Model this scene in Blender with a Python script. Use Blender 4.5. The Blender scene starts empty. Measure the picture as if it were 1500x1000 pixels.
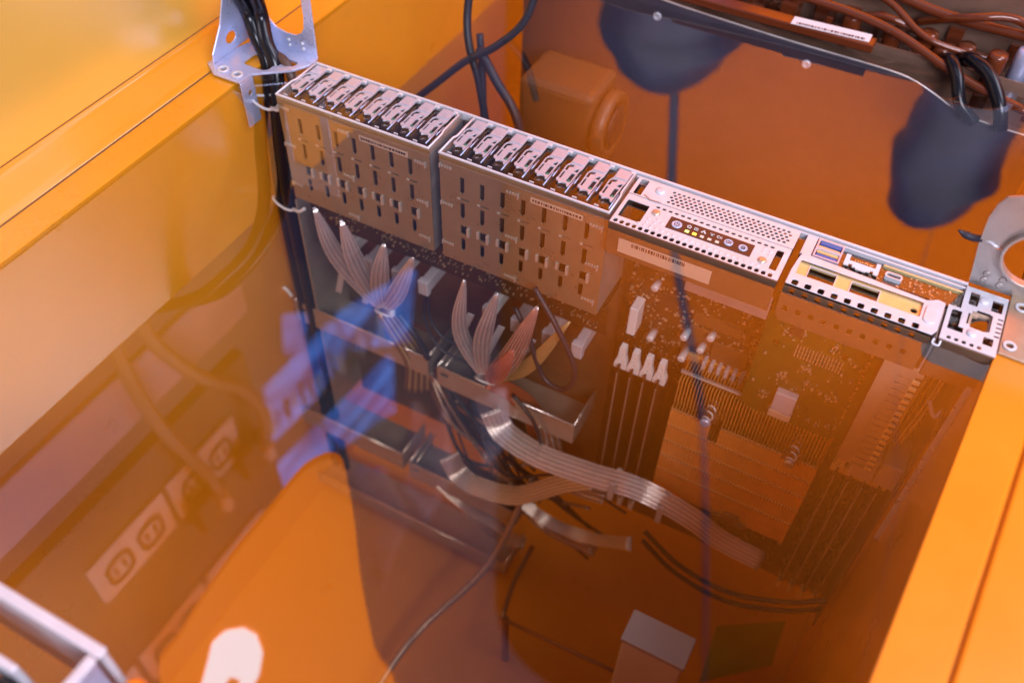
import bpy, bmesh, math, random
from math import sin, cos, pi, radians
from mathutils import Vector, Euler
from mathutils.geometry import tessellate_polygon
random.seed(7)
C = bpy.context.scene
COL = C.collection
S = 0.001                                   # everything below is written in millimetres

# ------------------------------------------------------------------ camera
cd = bpy.data.cameras.new('camera')
cam = bpy.data.objects.new('camera', cd)
COL.objects.link(cam)
cam.location = (0.36252, -0.38053, 0.34317)
cam.rotation_euler = Euler((0.7192332, -0.0238078, 0.4877509), 'XYZ')
cd.sensor_width = 36.0
cd.lens = 36.0 * 1357.868 / 1500.0
cd.clip_start = 0.01
cd.clip_end = 60.0
cd.dof.use_dof = True
cd.dof.focus_distance = 0.535
cd.dof.aperture_fstop = 5.0
C.camera = cam

# ------------------------------------------------------------------ room light and added lamps
w = bpy.data.worlds.new('World')
C.world = w
w.use_nodes = True
bg = w.node_tree.nodes['Background']
bg.inputs[0].default_value = (0.50, 0.50, 0.85, 1)
bg.inputs[1].default_value = 0.34
C.view_settings.view_transform = 'Standard'
C.view_settings.look = 'None'
C.view_settings.exposure = -0.18
C.view_settings.gamma = 1.0


def lamp(name, loc, target, size, power, color):
    d = bpy.data.lights.new(name, 'AREA')
    d.shape = 'RECTANGLE'
    d.size, d.size_y = size
    d.energy = power
    d.color = color
    o = bpy.data.objects.new(name, d)
    COL.objects.link(o)
    o.location = Vector(loc)
    o.rotation_euler = (Vector(target) - Vector(loc)).to_track_quat('-Z', 'Y').to_euler()
    return o


lamp('unseen_lamp', (1.15, -1.15, 0.95), (0.1, 0.0, -0.1), (0.9, 0.5), 34, (0.84, 0.85, 1.0))  # main light, unseen, standing low in front rather than overhead
lamp('unseen_lamp', (0.22, -0.42, 2.3), (0.2, -0.1, 0), (1.5, 0.7), 5, (0.82, 0.86, 1.0))  # unseen, added overhead for a pale sheen on bevel and bare metal
lamp('added_wall_light', (0.62, 0.45, 0.64), (0.62, 1.0, 0.62), (1.7, 0.85), 38, (1.0, 0.92, 0.85))  # added mid-air to brighten the orange wall, whose mirror image tints the liquid
lamp('added_sheen_light', (1.6, 0.40, 2.0), (0.0, 0.05, 0.1), (1.9, 1.1), 50, (0.82, 0.82, 1.0))  # added out of view so the splash panel's coat shows a lavender sheen

C.cycles.use_denoising = True
C.cycles.max_bounces = 8
C.cycles.diffuse_bounces = 2
C.cycles.glossy_bounces = 4
C.cycles.transparent_max_bounces = 16
C.cycles.caustics_reflective = False
C.cycles.caustics_refractive = False
C.cycles.sample_clamp_indirect = 4.0

# ------------------------------------------------------------------ materials
def mat(name, color, rough=0.5, metal=0.0, noise=0.0, nscale=60, bump=0.0, bscale=400, coat=0.0, emit=None, estr=0.0, rnoise=0.0, spec=0.5):
    m = bpy.data.materials.new(name)
    m.use_nodes = True
    nt = m.node_tree
    b = nt.nodes['Principled BSDF']
    b.inputs['Base Color'].default_value = (*color, 1)
    b.inputs['Roughness'].default_value = rough
    b.inputs['Metallic'].default_value = metal
    b.inputs['Coat Weight'].default_value = coat
    b.inputs['Coat Roughness'].default_value = 0.12
    b.inputs['Specular IOR Level'].default_value = spec
    if emit:
        b.inputs['Emission Color'].default_value = (*emit, 1)
        b.inputs['Emission Strength'].default_value = estr
    if noise or bump or rnoise:
        tc = nt.nodes.new('ShaderNodeTexCoord')
    if noise or rnoise:
        n = nt.nodes.new('ShaderNodeTexNoise')
        n.inputs['Scale'].default_value = nscale
        n.inputs['Detail'].default_value = 6
        n.inputs['Roughness'].default_value = 0.65
        nt.links.new(tc.outputs['Object'], n.inputs['Vector'])
    if noise:
        r = nt.nodes.new('ShaderNodeMapRange')
        r.inputs[1].default_value, r.inputs[2].default_value = 0.3, 0.7
        r.inputs[3].default_value, r.inputs[4].default_value = 1 - noise, 1 + noise * 0.35
        nt.links.new(n.outputs['Fac'], r.inputs[0])
        mx = nt.nodes.new('ShaderNodeMix')
        mx.data_type = 'RGBA'
        mx.blend_type = 'MULTIPLY'
        mx.inputs[0].default_value = 1
        mx.inputs[6].default_value = (*color, 1)
        nt.links.new(r.outputs[0], mx.inputs[7])
        nt.links.new(mx.outputs[2], b.inputs['Base Color'])
    if rnoise:
        r2 = nt.nodes.new('ShaderNodeMapRange')
        r2.inputs[1].default_value, r2.inputs[2].default_value = 0.3, 0.7
        r2.inputs[3].default_value, r2.inputs[4].default_value = max(0.03, rough - rnoise), rough + rnoise
        nt.links.new(n.outputs['Fac'], r2.inputs[0])
        nt.links.new(r2.outputs[0], b.inputs['Roughness'])
    if bump:
        n2 = nt.nodes.new('ShaderNodeTexNoise')
        n2.inputs['Scale'].default_value = bscale
        n2.inputs['Detail'].default_value = 3
        nt.links.new(tc.outputs['Object'], n2.inputs['Vector'])
        bp = nt.nodes.new('ShaderNodeBump')
        bp.inputs['Strength'].default_value = bump
        bp.inputs['Distance'].default_value = 0.0006
        nt.links.new(n2.outputs['Fac'], bp.inputs['Height'])
        nt.links.new(bp.outputs['Normal'], b.inputs['Normal'])
    return m


M = {}
M['paint'] = mat('orange_paint', (0.85, 0.335, 0.012), 0.32, 0, 0.10, 9, 0.10, 500, coat=0.5, rnoise=0.08)
M['paint_lit'] = mat('lit_orange_paint', (0.90, 0.56, 0.08), 0.30, 0, 0.06, 7, 0.08, 500, coat=1.0)  # splash panel's stronger light is worked into this yellower base colour
M['paint_lit'].node_tree.nodes['Principled BSDF'].inputs['Coat IOR'].default_value = 3.2
M['paint_lit'].node_tree.nodes['Principled BSDF'].inputs['Coat Roughness'].default_value = 0.28
M['paint_gloss'] = mat('orange_gloss_paint', (0.85, 0.335, 0.02), 0.22, 0, 0.08, 9, 0.06, 500, coat=1.0)
M['ochre'] = mat('ochre_sealant', (0.40, 0.13, 0.008), 0.5)
M['paint_rim'] = mat('deep_amber_paint', (0.85, 0.275, 0.010), 0.34, 0, 0.12, 12, 0.12, 500, coat=0.4, rnoise=0.08)
M['wallorange'] = mat('backdrop_orange', (0.80, 0.165, 0.003), 0.7, 0, 0.10, 1.5, spec=0.08)
M['orange_sign'] = mat('orange_sign', (0.92, 0.26, 0.012), 0.5)
M['zinc'] = mat('zinc_steel', (0.80, 0.80, 0.86), 0.40, 0.3, 0.08, 90, 0.12, 900, rnoise=0.10)
M['tan'] = mat('tan_steel', (0.50, 0.37, 0.26), 0.4, 0.5, 0.12, 70, 0.1, 900)
M['cage_bright'] = mat('cage_tab_steel', (0.72, 0.62, 0.54), 0.35, 0.5)
M['cage'] = mat('cage_steel', (0.46, 0.39, 0.26), 0.34, 0.7, 0.12, 60, 0.15, 700, rnoise=0.1)
M['zinc_dull'] = mat('dull_steel', (0.55, 0.50, 0.47), 0.42, 0.7, 0.15, 60, 0.15, 700, rnoise=0.12)
M['steel_blue'] = mat('bright_steel', (0.62, 0.68, 0.95), 0.33, 0.5, 0.10, 70, 0.1, 900, rnoise=0.12)
M['pan'] = mat('dark_pan', (0.22, 0.13, 0.075), 0.45, 0.5, 0.2, 40)
M['cover'] = mat('cover_steel', (0.13, 0.115, 0.16), 0.4, 0.6, 0.18, 25, 0.1, 600)
M['pcb'] = mat('green_board', (0.032, 0.055, 0.008), 0.45, 0, 0.3, 130)
M['pcb_dark'] = mat('brown_board', (0.05, 0.022, 0.009), 0.45, 0, 0.35, 130)
M['fan_grey'] = mat('fan_grey', (0.15, 0.12, 0.14), 0.5)
M['tan_dark'] = mat('brown_tan_sheet', (0.34, 0.19, 0.13), 0.35, 0.4, 0.3, 25)
M['carrier'] = mat('carrier_steel', (0.68, 0.66, 0.75), 0.38, 0.4, 0.12, 120, 0.1, 900, rnoise=0.1)
M['chip'] = mat('chip_black', (0.02, 0.018, 0.02), 0.4)
M['chip_brown'] = mat('chip_brown', (0.14, 0.06, 0.025), 0.4)
M['gold'] = mat('gold_plate', (0.95, 0.74, 0.34), 0.35, 0.5, 0.1, 200)
M['solder'] = mat('solder', (0.85, 0.75, 0.55), 0.3, 0.8)
M['copper'] = mat('copper_fins', (1.0, 0.47, 0.13), 0.30, 0.35, 0.15, 80)
M['copper_bright'] = mat('bright_copper', (1.0, 0.62, 0.30), 0.22, 0.6)
M['black'] = mat('black_rubber', (0.008, 0.008, 0.012), 0.2, 0, 0, spec=0.4)
M['black_soft'] = mat('dark_wire', (0.025, 0.022, 0.035), 0.45)
M['cordgrey'] = mat('grey_cord', (0.32, 0.25, 0.25), 0.4)
M['cordbrown'] = mat('brown_cord', (0.10, 0.05, 0.035), 0.45)
M['wire'] = mat('silver_wire', (0.97, 0.95, 1.0), 0.14, 0.75, 0.10, 300)
M['wire_dark'] = mat('tarnished_wire', (0.45, 0.36, 0.32), 0.25, 0.6)
M['wire_red'] = mat('red_wire', (0.65, 0.10, 0.04), 0.35, 0.4)
M['wire_brown'] = mat('brown_wire', (0.36, 0.18, 0.08), 0.35, 0.5)
M['white'] = mat('white_plastic', (0.80, 0.77, 0.80), 0.35, 0, 0.05, 40)
M['lavplast'] = mat('grey_plastic', (0.50, 0.46, 0.52), 0.4)
M['paper'] = mat('white_label', (0.84, 0.80, 0.82), 0.6)
M['label_pink'] = mat('pink_label', (0.72, 0.55, 0.50), 0.5)
M['label_tan'] = mat('tan_label', (0.62, 0.42, 0.30), 0.5)
M['ink'] = mat('label_ink', (0.04, 0.02, 0.02), 0.6)
M['window'] = mat('smoked_window', (0.075, 0.03, 0.022), 0.22)
M['button'] = mat('blue_grey_button', (0.60, 0.64, 0.84), 0.3, 0.2)
M['usb'] = mat('usb_blue', (0.07, 0.14, 0.42), 0.4)
M['led_green'] = mat('led_green', (0.5, 0.8, 0.2), 0.4, emit=(0.75, 1.0, 0.22), estr=2.2)
M['led_amber'] = mat('led_amber', (0.9, 0.5, 0.1), 0.4, emit=(1.0, 0.42, 0.03), estr=5.0)
M['led_off'] = mat('led_unlit', (0.85, 0.72, 0.6), 0.4)
M['green_clip'] = mat('green_clip', (0.05, 0.22, 0.14), 0.4)
M['screw'] = mat('brass_screw', (0.90, 0.66, 0.50), 0.3, 0.8)
M['bluepanel'] = mat('blue_banner', (0.04, 0.15, 0.85), 0.5, 0, 0.5, 14, emit=(0.055, 0.24, 1.0), estr=4.2)
_nt = M['bluepanel'].node_tree
_n = _nt.nodes.new('ShaderNodeTexNoise'); _n.inputs['Scale'].default_value = 7; _n.inputs['Detail'].default_value = 5
_tc = _nt.nodes.new('ShaderNodeTexCoord'); _mp = _nt.nodes.new('ShaderNodeMapping'); _mp.inputs['Rotation'].default_value = (0.6, 0, 0); _mp.inputs['Scale'].default_value = (1, 0.5, 2.2)
_nt.links.new(_tc.outputs['Object'], _mp.inputs['Vector']); _nt.links.new(_mp.outputs['Vector'], _n.inputs['Vector'])
_r = _nt.nodes.new('ShaderNodeValToRGB')                     # the picture on the screens: streaky pale and deep blues
_r.color_ramp.elements[0].position = 0.36; _r.color_ramp.elements[0].color = (0.012, 0.035, 0.16, 1)
_r.color_ramp.elements[1].position = 0.68; _r.color_ramp.elements[1].color = (0.10, 0.31, 1.0, 1)
_nt.links.new(_n.outputs['Fac'], _r.inputs['Fac']); _nt.links.new(_r.outputs['Color'], _nt.nodes['Principled BSDF'].inputs['Emission Color'])
M['pendant'] = mat('pendant_black', (0.012, 0.018, 0.075), 0.5, 0, 0.5, 12)
M['greywall'] = mat('lavender_wall', (0.55, 0.50, 0.76), 0.7)
M['floorgrey'] = mat('room_floor', (0.25, 0.23, 0.24), 0.6)
M['coat'] = mat('coat_cloth', (0.55, 0.52, 0.70), 0.8, 0, 0.6, 9)
M['sign_added_glow'] = mat('orange_added_glow', (0.9, 0.26, 0.02), 0.5, emit=(1.0, 0.22, 0.012), estr=2.7)  # glow added so the sign's mirror image comes out bright
M['logo_added_glow'] = mat('white_added_glow', (0.9, 0.9, 0.95), 0.5, emit=(0.9, 0.92, 1.0), estr=6.0)  # emission added to lift the logo's reflection, not a known light source
M['film'] = mat('yellow_film', (0.35, 0.30, 0.01), 0.4)
M['amberhose'] = mat('amber_hose', (0.17, 0.035, 0.010), 0.16, 0.1, coat=0.4)
M['board_grey'] = mat('wall_board', (0.16, 0.13, 0.15), 0.6)
M['plate_white'] = mat('plate_white', (0.93, 0.90, 0.95), 0.4)


def coolant_material():
    m = bpy.data.materials.new('clear_coolant')
    m.use_nodes = True
    nt = m.node_tree
    nt.nodes.clear()
    out = nt.nodes.new('ShaderNodeOutputMaterial')
    mix = nt.nodes.new('ShaderNodeMixShader')
    tr = nt.nodes.new('ShaderNodeBsdfTransparent')
    gl = nt.nodes.new('ShaderNodeBsdfGlossy')
    gl.inputs['Roughness'].default_value = 0.0
    lw = nt.nodes.new('ShaderNodeLayerWeight')          # Schlick reflectance, the same from above and below
    lw.inputs['Blend'].default_value = 0.5
    pw = nt.nodes.new('ShaderNodeMath')
    pw.operation = 'POWER'
    pw.inputs[1].default_value = 5.0
    ma = nt.nodes.new('ShaderNodeMath')
    ma.operation = 'MULTIPLY_ADD'
    ma.inputs[1].default_value = 0.87
    ma.inputs[2].default_value = 0.13
    nt.links.new(lw.outputs['Facing'], pw.inputs[0])
    nt.links.new(pw.outputs[0], ma.inputs[0])
    nt.links.new(ma.outputs[0], mix.inputs[0])
    nt.links.new(tr.outputs[0], mix.inputs[1])
    nt.links.new(gl.outputs[0], mix.inputs[2])
    nt.links.new(mix.outputs[0], out.inputs['Surface'])
    va = nt.nodes.new('ShaderNodeVolumeAbsorption')
    va.inputs['Color'].default_value = (0.82, 0.64, 0.34, 1)
    va.inputs['Density'].default_value = 1.5
    nt.links.new(va.outputs[0], out.inputs['Volume'])
    return m


M['coolant'] = coolant_material()


# ------------------------------------------------------------------ mesh helpers (mm)
def rr(x0, y0, x1, y1, r, n=3):
    p = []
    for cx, cy, a in ((x1 - r, y0 + r, -90), (x1 - r, y1 - r, 0), (x0 + r, y1 - r, 90), (x0 + r, y0 + r, 180)):
        for i in range(n + 1):
            t = radians(a + 90 * i / n)
            p.append((cx + r * cos(t), cy + r * sin(t)))
    return p


def rect(x0, y0, x1, y1):
    return [(x0, y0), (x1, y0), (x1, y1), (x0, y1)]


def circ(cx, cy, r, n=10, ry=None):
    ry = ry or r
    return [(cx + r * cos(2 * pi * i / n), cy + ry * sin(2 * pi * i / n)) for i in range(n)]


def spline(pts, k=6):
    P = [Vector(p) for p in pts]
    if len(P) < 3:
        return P
    out = []
    for i in range(len(P) - 1):
        p0 = P[i - 1] if i else P[0] * 2 - P[1]
        p1, p2 = P[i], P[i + 1]
        p3 = P[i + 2] if i + 2 < len(P) else P[-1] * 2 - P[-2]
        for j in range(k):
            t = j / k
            out.append(0.5 * ((2 * p1) + (p2 - p0) * t + (2 * p0 - 5 * p1 + 4 * p2 - p3) * t * t + (3 * p1 - p0 - 3 * p2 + p3) * t ** 3))
    out.append(P[-1])
    return out


AX = {'z': lambda u, v, t: (u, v, t), 'y': lambda u, v, t: (u, t, v), 'x': lambda u, v, t: (t, u, v)}


class MB:
    def __init__(self):
        self.v, self.f, self.sm, self.mi = [], [], [], []
        self.cm = 0

    def face(self, idx, smooth=False):
        self.f.append(idx)
        self.sm.append(smooth)
        self.mi.append(self.cm)

    def box(self, x0, x1, y0, y1, z0, z1):
        b = len(self.v)
        self.v += [(x, y, z) for z in (z0, z1) for y in (y0, y1) for x in (x0, x1)]
        for q in ((0, 2, 3, 1), (4, 5, 7, 6), (0, 1, 5, 4), (2, 6, 7, 3), (0, 4, 6, 2), (1, 3, 7, 5)):
            self.face([b + i for i in q])
        return self

    def plate(self, ax, outer, holes, t0, t1):
        """a sheet with real holes, in the plane square to axis ax, between t0 and t1"""
        f = AX[ax]
        loops = [outer] + list(holes)
        flat = [p for l in loops for p in l]
        tris = tessellate_polygon([[Vector((p[0], p[1], 0)) for p in l] for l in loops])
        b, n = len(self.v), len(flat)
        self.v += [f(p[0], p[1], t0) for p in flat] + [f(p[0], p[1], t1) for p in flat]
        for t in tris:
            self.face([b + i for i in t])
            self.face([b + n + i for i in reversed(t)])
        k = 0
        for l in loops:
            m = len(l)
            for i in range(m):
                j = (i + 1) % m
                self.face([b + k + i, b + k + j, b + n + k + j, b + n + k + i])
            k += m
        return self

    def tube(self, pts, r, n=8, k=6, cap=True, rad=None):
        P = spline(pts, k) if k else [Vector(p) for p in pts]
        b = len(self.v)
        up = None
        for i, p in enumerate(P):
            t = (P[min(i + 1, len(P) - 1)] - P[max(i - 1, 0)]).normalized()
            if up is None:
                up = t.orthogonal().normalized()
            up = (up - t * up.dot(t)).normalized()
            sd = t.cross(up)
            ri = rad(i / max(len(P) - 1, 1)) if rad else r
            for j in range(n):
                a = 2 * pi * j / n
                self.v.append(tuple(p + up * (ri * cos(a)) + sd * (ri * sin(a))))
        for i in range(len(P) - 1):
            for j in range(n):
                self.face([b + i * n + j, b + i * n + (j + 1) % n, b + (i + 1) * n + (j + 1) % n, b + (i + 1) * n + j], True)
        if cap:
            self.face([b + j for j in reversed(range(n))])
            self.face([b + (len(P) - 1) * n + j for j in range(n)])
        return self

    def lathe(self, ax, c, prof, n=16):
        """prof: (radius, height along axis)"""
        f = AX[ax]
        b = len(self.v)
        for r, h in prof:
            for j in range(n):
                a = 2 * pi * j / n
                q = f(r * cos(a), r * sin(a), h)
                self.v.append((c[0] + q[0], c[1] + q[1], c[2] + q[2]))
        for i in range(len(prof) - 1):
            for j in range(n):
                self.face([b + i * n + j, b + i * n + (j + 1) % n, b + (i + 1) * n + (j + 1) % n, b + (i + 1) * n + j], True)
        self.face([b + j for j in reversed(range(n))])
        self.face([b + (len(prof) - 1) * n + j for j in range(n)])
        return self

    def slab(self, pts, th):
        """a flat outline in space given thickness th"""
        k, n = len(self.v), len(pts)
        th = Vector(th)
        P = [Vector(q) for q in pts]
        self.v += [tuple(q) for q in P] + [tuple(q + th) for q in P]
        for t in tessellate_polygon([P]):
            self.face([k + i for i in t])
            self.face([k + n + i for i in reversed(t)])
        for i in range(n):
            j = (i + 1) % n
            self.face([k + i, k + j, k + n + j, k + n + i])
        return self

    def quadbox(self, a, b_, c, d, th):
        """a slab on four corners with thickness vector th"""
        k = len(self.v)
        q = [Vector(x) for x in (a, b_, c, d)]
        th = Vector(th)
        self.v += [tuple(x) for x in q] + [tuple(x + th) for x in q]
        for ix in ((0, 1, 2, 3), (7, 6, 5, 4), (0, 4, 5, 1), (1, 5, 6, 2), (2, 6, 7, 3), (3, 7, 4, 0)):
            self.face([k + i for i in ix])
        return self

    def build(self, name, m, parent=None, bevel=0.0, bseg=1, origin=None):
        o = Vector((0, 0, 0))
        if parent is not None:
            q = parent
            while q is not None:
                o += Vector(q.location) / S
                q = q.parent
        elif origin is not None:
            o = Vector(origin)
        me = bpy.data.meshes.new(name)
        me.from_pydata([((x - o.x) * S, (y - o.y) * S, (z - o.z) * S) for x, y, z in self.v], [], self.f)
        me.polygons.foreach_set('use_smooth', self.sm)
        for x in (m if isinstance(m, (list, tuple)) else [m]):
            me.materials.append(M[x])
        if any(self.mi):
            me.polygons.foreach_set('material_index', self.mi)
        bm = bmesh.new()
        bm.from_mesh(me)
        bmesh.ops.recalc_face_normals(bm, faces=bm.faces)
        bm.to_mesh(me)
        bm.free()
        ob = bpy.data.objects.new(name, me)
        COL.objects.link(ob)
        if parent is not None:
            ob.parent = parent
        elif origin is not None:
            ob.location = o * S
        if bevel:
            bv = ob.modifiers.new('bevel', 'BEVEL')
            bv.width = bevel * S
            bv.segments = bseg
            bv.limit_method = 'ANGLE'
        return ob


def tag(o, label=None, cat=None, group=None, kind=None):
    for k, v in (('label', label), ('category', cat), ('group', group), ('kind', kind)):
        if v:
            o[k] = v
    return o


def thing(name, loc, label, cat, group=None):
    o = bpy.data.objects.new(name, None)
    o.empty_display_size = 0.01
    COL.objects.link(o)
    o.location = Vector(loc) * S
    return tag(o, label, cat, group)


def copy_tree(o, parent=None):
    c = o.copy()
    COL.objects.link(c)
    c.parent = parent
    for ch in list(o.children):
        copy_tree(ch, c)
    return c


# ------------------------------------------------------------------ room seen in the liquid's mirror
bw = MB()
arcp = [(1900, 1000), (-60, 1000)] + [(-60 - 420 * sin(radians(a)), 1420 - 420 * cos(radians(a))) for a in range(6, 91, 6)]  # curved left end added so the wall's brightness fades off gradually
for x, y in arcp:
    bw.v += [(x, y, -900), (x, y, 3300)]
for i in range(len(arcp) - 1):
    bw.face([2 * i, 2 * i + 1, 2 * i + 3, 2 * i + 2], True)
bwo = bw.build('back_wall', 'wallorange')
tag(bwo, kind='structure')
_sd = bwo.modifiers.new('solid', 'SOLIDIFY'); _sd.thickness = 0.04; _sd.offset = -1
tag(MB().box(-3200, -600, 2500, 2560, -900, 3400).build('grey_wall', 'greywall'), kind='structure')
tag(MB().box(-3000, 3000, -3000, 3000, -960, -900).build('floor', 'floorgrey'), kind='structure')

# ------------------------------------------------------------------ the tank
tank = thing('cooling_tank', (200, 0, -470), 'orange painted open cooling tank holding the servers in clear liquid', 'tank')
Y0, Y1 = -620, 760
def rx(y):                                    # the right inner wall is a little askew
    return 441 + 0.08 * (y + 8)
b = MB().box(-60, -30, Y0, Y1, -470, -1.2)
b.build('side_wall', 'paint', tank)
b = MB()
b.quadbox((rx(Y0), Y0, -470), (rx(Y1), Y1, -470), (rx(Y1), Y1, -1.2), (rx(Y0), Y0, -1.2), (26, 0, 0))
b.build('side_wall', 'paint', tank)
MB().box(-29, 495, Y1 - 30, Y1 - 1, -470, -1).build('end_wall', 'paint', tank)
MB().box(-29, 390, Y0 + 1, Y0 + 30, -470, -1).build('end_wall', 'paint', tank)
MB().box(-62, 520, Y0, Y1, -490, -470.5).build('tank_floor', 'paint', tank)
# left rim: flat ledge, seam, rolled fillet and the upright splash panel
MB().box(-51.5, -29.5, Y0, Y1, -1.0, 0).build('rim_ledge', 'paint', tank, bevel=0.6, bseg=2)
MB().box(-52.5, -51.3, Y0, Y1, -1.0, 0.06).build('rim_seam', 'pan', tank)
fil = MB()
prof = [(-52.3, -0.6), (-53.2, 0.3), (-58, 1.9), (-66, 4.6), (-73, 7.2), (-76, 8.6), (-77.2, 10.4)]
k0 = len(fil.v)
for x, z in prof:
    fil.v += [(x, Y0, z), (x, Y1, z)]
for i in range(len(prof) - 1):
    fil.face([2 * i, 2 * i + 1, 2 * i + 3, 2 * i + 2], True)
fo = fil.build('rim_fillet', 'paint_gloss', tank)
sd = fo.modifiers.new('solid', 'SOLIDIFY'); sd.thickness = 0.0015; sd.offset = -1
MB().box(-84, -77.0, Y0, Y1, 9.8, 160).build('splash_panel', 'paint_lit', tank, bevel=2.4, bseg=4)
# right rim: flat ledge, groove, outer roll
r = MB()
r.quadbox((rx(Y0), Y0, -1), (rx(Y1), Y1, -1), (rx(Y1) + 21, Y1, -1), (rx(Y0) + 25, Y0, -1), (0, 0, 1))
r.build('rim_ledge', 'paint_rim', tank, bevel=0.5, bseg=2)
r = MB()
r.quadbox((rx(Y0) + 27.5, Y0, -6), (rx(Y1) + 23.5, Y1, -6), (rx(Y1) + 90, Y1, -6), (rx(Y0) + 94, Y0, -6), (0, 0, 7.5))
r.build('outer_rim', 'paint_rim', tank, bevel=1.5, bseg=3)
r = MB()
r.quadbox((rx(Y0) + 25.2, Y0, -8), (rx(Y1) + 21.2, Y1, -8), (rx(Y1) + 23.3, Y1, -8), (rx(Y0) + 27.3, Y0, -8), (0, 0, 5))
r.build('rim_groove', 'ochre', tank)

# the liquid: level just under the server's face
LV = -2.0
tag(MB().box(-34, 446, Y0 + 6, Y1 - 6, -471, LV).build('coolant_water', 'coolant'), kind='structure')

# ------------------------------------------------------------------ rack server
server = thing('rack_server', (207, 21, -330), 'slim steel rack server standing on edge in the liquid, its bright face upward', 'server')

# chassis pan behind the boards, side walls, bright rim along the back edge
pan = MB().box(-2, 440, 41, 42.2, -345, -4)
pan.build('chassis_pan', 'pan', server)
MB().plate('x', [(0.5, -88), (0.5, -330), (40.8, -330), (40.8, -88)], [], -2, -0.8).build('side_panel', 'zinc_dull', server)
MB().plate('x', [(-1, -26), (-1, -320), (41, -320), (41, -26)], [], 436, 437.4).build('side_panel', 'pan', server)
rim = MB().box(-1.5, 421, 40.6, 42.4, -4, 1.0)
rim.box(232.5, 421, 37.8, 38.8, -5, 0.4)
rim.build('back_rim', 'zinc', server, bevel=0.25)


def cage(x0, x1, lbl0, lbl1, tilt):
    """drive cage: sheet front wall with punched slots, side walls, bright lip round the mouth"""
    zb = -84
    holes, bumps = [], MB()
    for k in range(7):
        x = x0 + 15.6 + 13.9 * k
        s = -0.25 * k
        holes.append([(x - 1.5, -13), (x + 1.6, -13), (x + 1.6, -23), (x - 0.2, -26), (x - 1.5, -25)])
        holes.append(rect(x - 0.8, -30.3, x + 4.6, -29.2))
        holes.append([(x - 1.5, -33), (x + 1.6, -33), (x + 1.6, -43), (x - 0.2, -46), (x - 1.5, -45)])
        holes.append(rect(x - 1.6, -58.5, x + 3.2, -51.5))
        holes.append([(x - 1.4, -62), (x + 1.6, -62), (x + 1.6, -70), (x, -73), (x - 1.4, -72)])
        bumps.box(x + 3.4, x + 5.0, -1.6, 0, -58.5, -51.5)
        bumps.box(x - 3.6, x - 1.9, -1.2, 0, -57, -51.8) if k % 3 else None
        bumps.box(x - 3.2, x - 1.4, -0.6, 0, -30.4, -29.2)
    wall = MB().plate('y', rect(x0, zb, x1, -0.4), holes, 0, 0.9)
    o = wall.build('drive_cage', 'cage', server, bevel=0.0)
    for i, (bx, bz) in enumerate([(1.5, -8), (1.5, -37), (1.5, -70), (x1 - x0 - 11, -12), (x1 - x0 - 11, -43), (x1 - x0 - 11, -73), (46, -10), (46, -45), (46, -79)]):
        for j in range(4):
            bumps.box(x0 + bx + j * 1.9, x0 + bx + j * 1.9 + 1.3, -0.7, 0, bz - 1.3 - 0.15 * j, bz)
        bumps.box(x0 + bx + 7.6, x0 + bx + 8.4, -1.4, 0, bz - 3, bz + 0.8) if bx > 40 else bumps.box(x0 + bx - 1.2, x0 + bx - 0.4, -1.4, 0, bz - 2, bz + 0.8)
    bumps.build('cage_tabs', 'cage_bright', o)['kind'] = 'stuff'
    MB().box(x0, x0 + 0.9, 1, 40.5, zb, -0.4).build('cage_side', 'zinc_dull', o)
    MB().box(x1 - 0.9, x1, 1, 40.5, zb, -0.4).build('cage_side', 'zinc_dull', o)
    # mouth lip
    lip = MB().box(x0 - 0.2, x1 + 0.2, -0.7, 0.7, -0.3, 0.9)
    lip.tube([(x0 + 0.4, 0.3, 0.5), (x0 + 0.4, 16, 0.5), (x0 + 1.6, 19, 0.5), (x0 + 1.6, 40, 0.5)], 0.75, 6, 0)
    lip.tube([(x1 - 0.4, 0.3, 0.5), (x1 - 0.4, 16, 0.5), (x1 - 1.2, 19, 0.5), (x1 - 1.2, 38, 0.5)], 0.75, 6, 0)
    lip.build('cage_lip', 'zinc', o, bevel=0.2)
    lab = MB().plate('y', rect(x0 + lbl0, -12.6, x0 + lbl1, -8.4), [], -0.25, -0.05)
    lo = lab.build('cage_label', 'label_tan', o)
    ink = MB()
    x = x0 + lbl0 + 1.5
    while x < x0 + lbl1 - 2:
        wd = random.choice((0.5, 0.9, 1.4))
        ink.box(x, x + wd, -0.34, -0.26, -11.4, -9.6)
        x += wd + random.choice((0.5, 0.8))
    ink.build('cage_label_print', 'ink', o)
    return o


cage(0, 113.4, 62, 98, 0)
cage(120.4, 232.0, 62, 96, 0)
for x0 in (0, 120.4):
    for k in range(8):
        x = x0 + 2 + 13.7 * k
        MB().box(x + 9.6, x + 13.0, 38.2, 40.4, -1.2, 0.7).build('rim_tab', 'zinc', server, bevel=0.2)

# back plane under the cages
bp = MB().box(2, 233, 8, 40, -90, -86)
bpo = bp.build('backplane_board', 'pcb_dark', server)
sm = MB()
for i in range(240):
    x, y = random.uniform(4, 230), random.uniform(9, 12)
    z = random.uniform(-108, -90)
    a = random.choice((0.5, 0.8, 1.2))
    sm.box(x, x + a, 10, 11.4, z, z + a * 0.7)
sm.build('backplane_components', 'solder', bpo)['kind'] = 'stuff'
MB().box(2, 236, 11.4, 13, -112, -90).build('backplane_front', 'pcb_dark', bpo)
conn = []
for i, x in enumerate((30, 52, 76, 98, 150, 172, 196, 218)):
    c = MB().box(x, x + 6.5, 2, 30, -132, -121)
    c.box(x - 0.8, x + 7.3, 1, 6, -133, -120)
    co = c.build('cable_connector', 'lavplast' if i % 4 else 'white', bpo, bevel=0.5)

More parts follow.
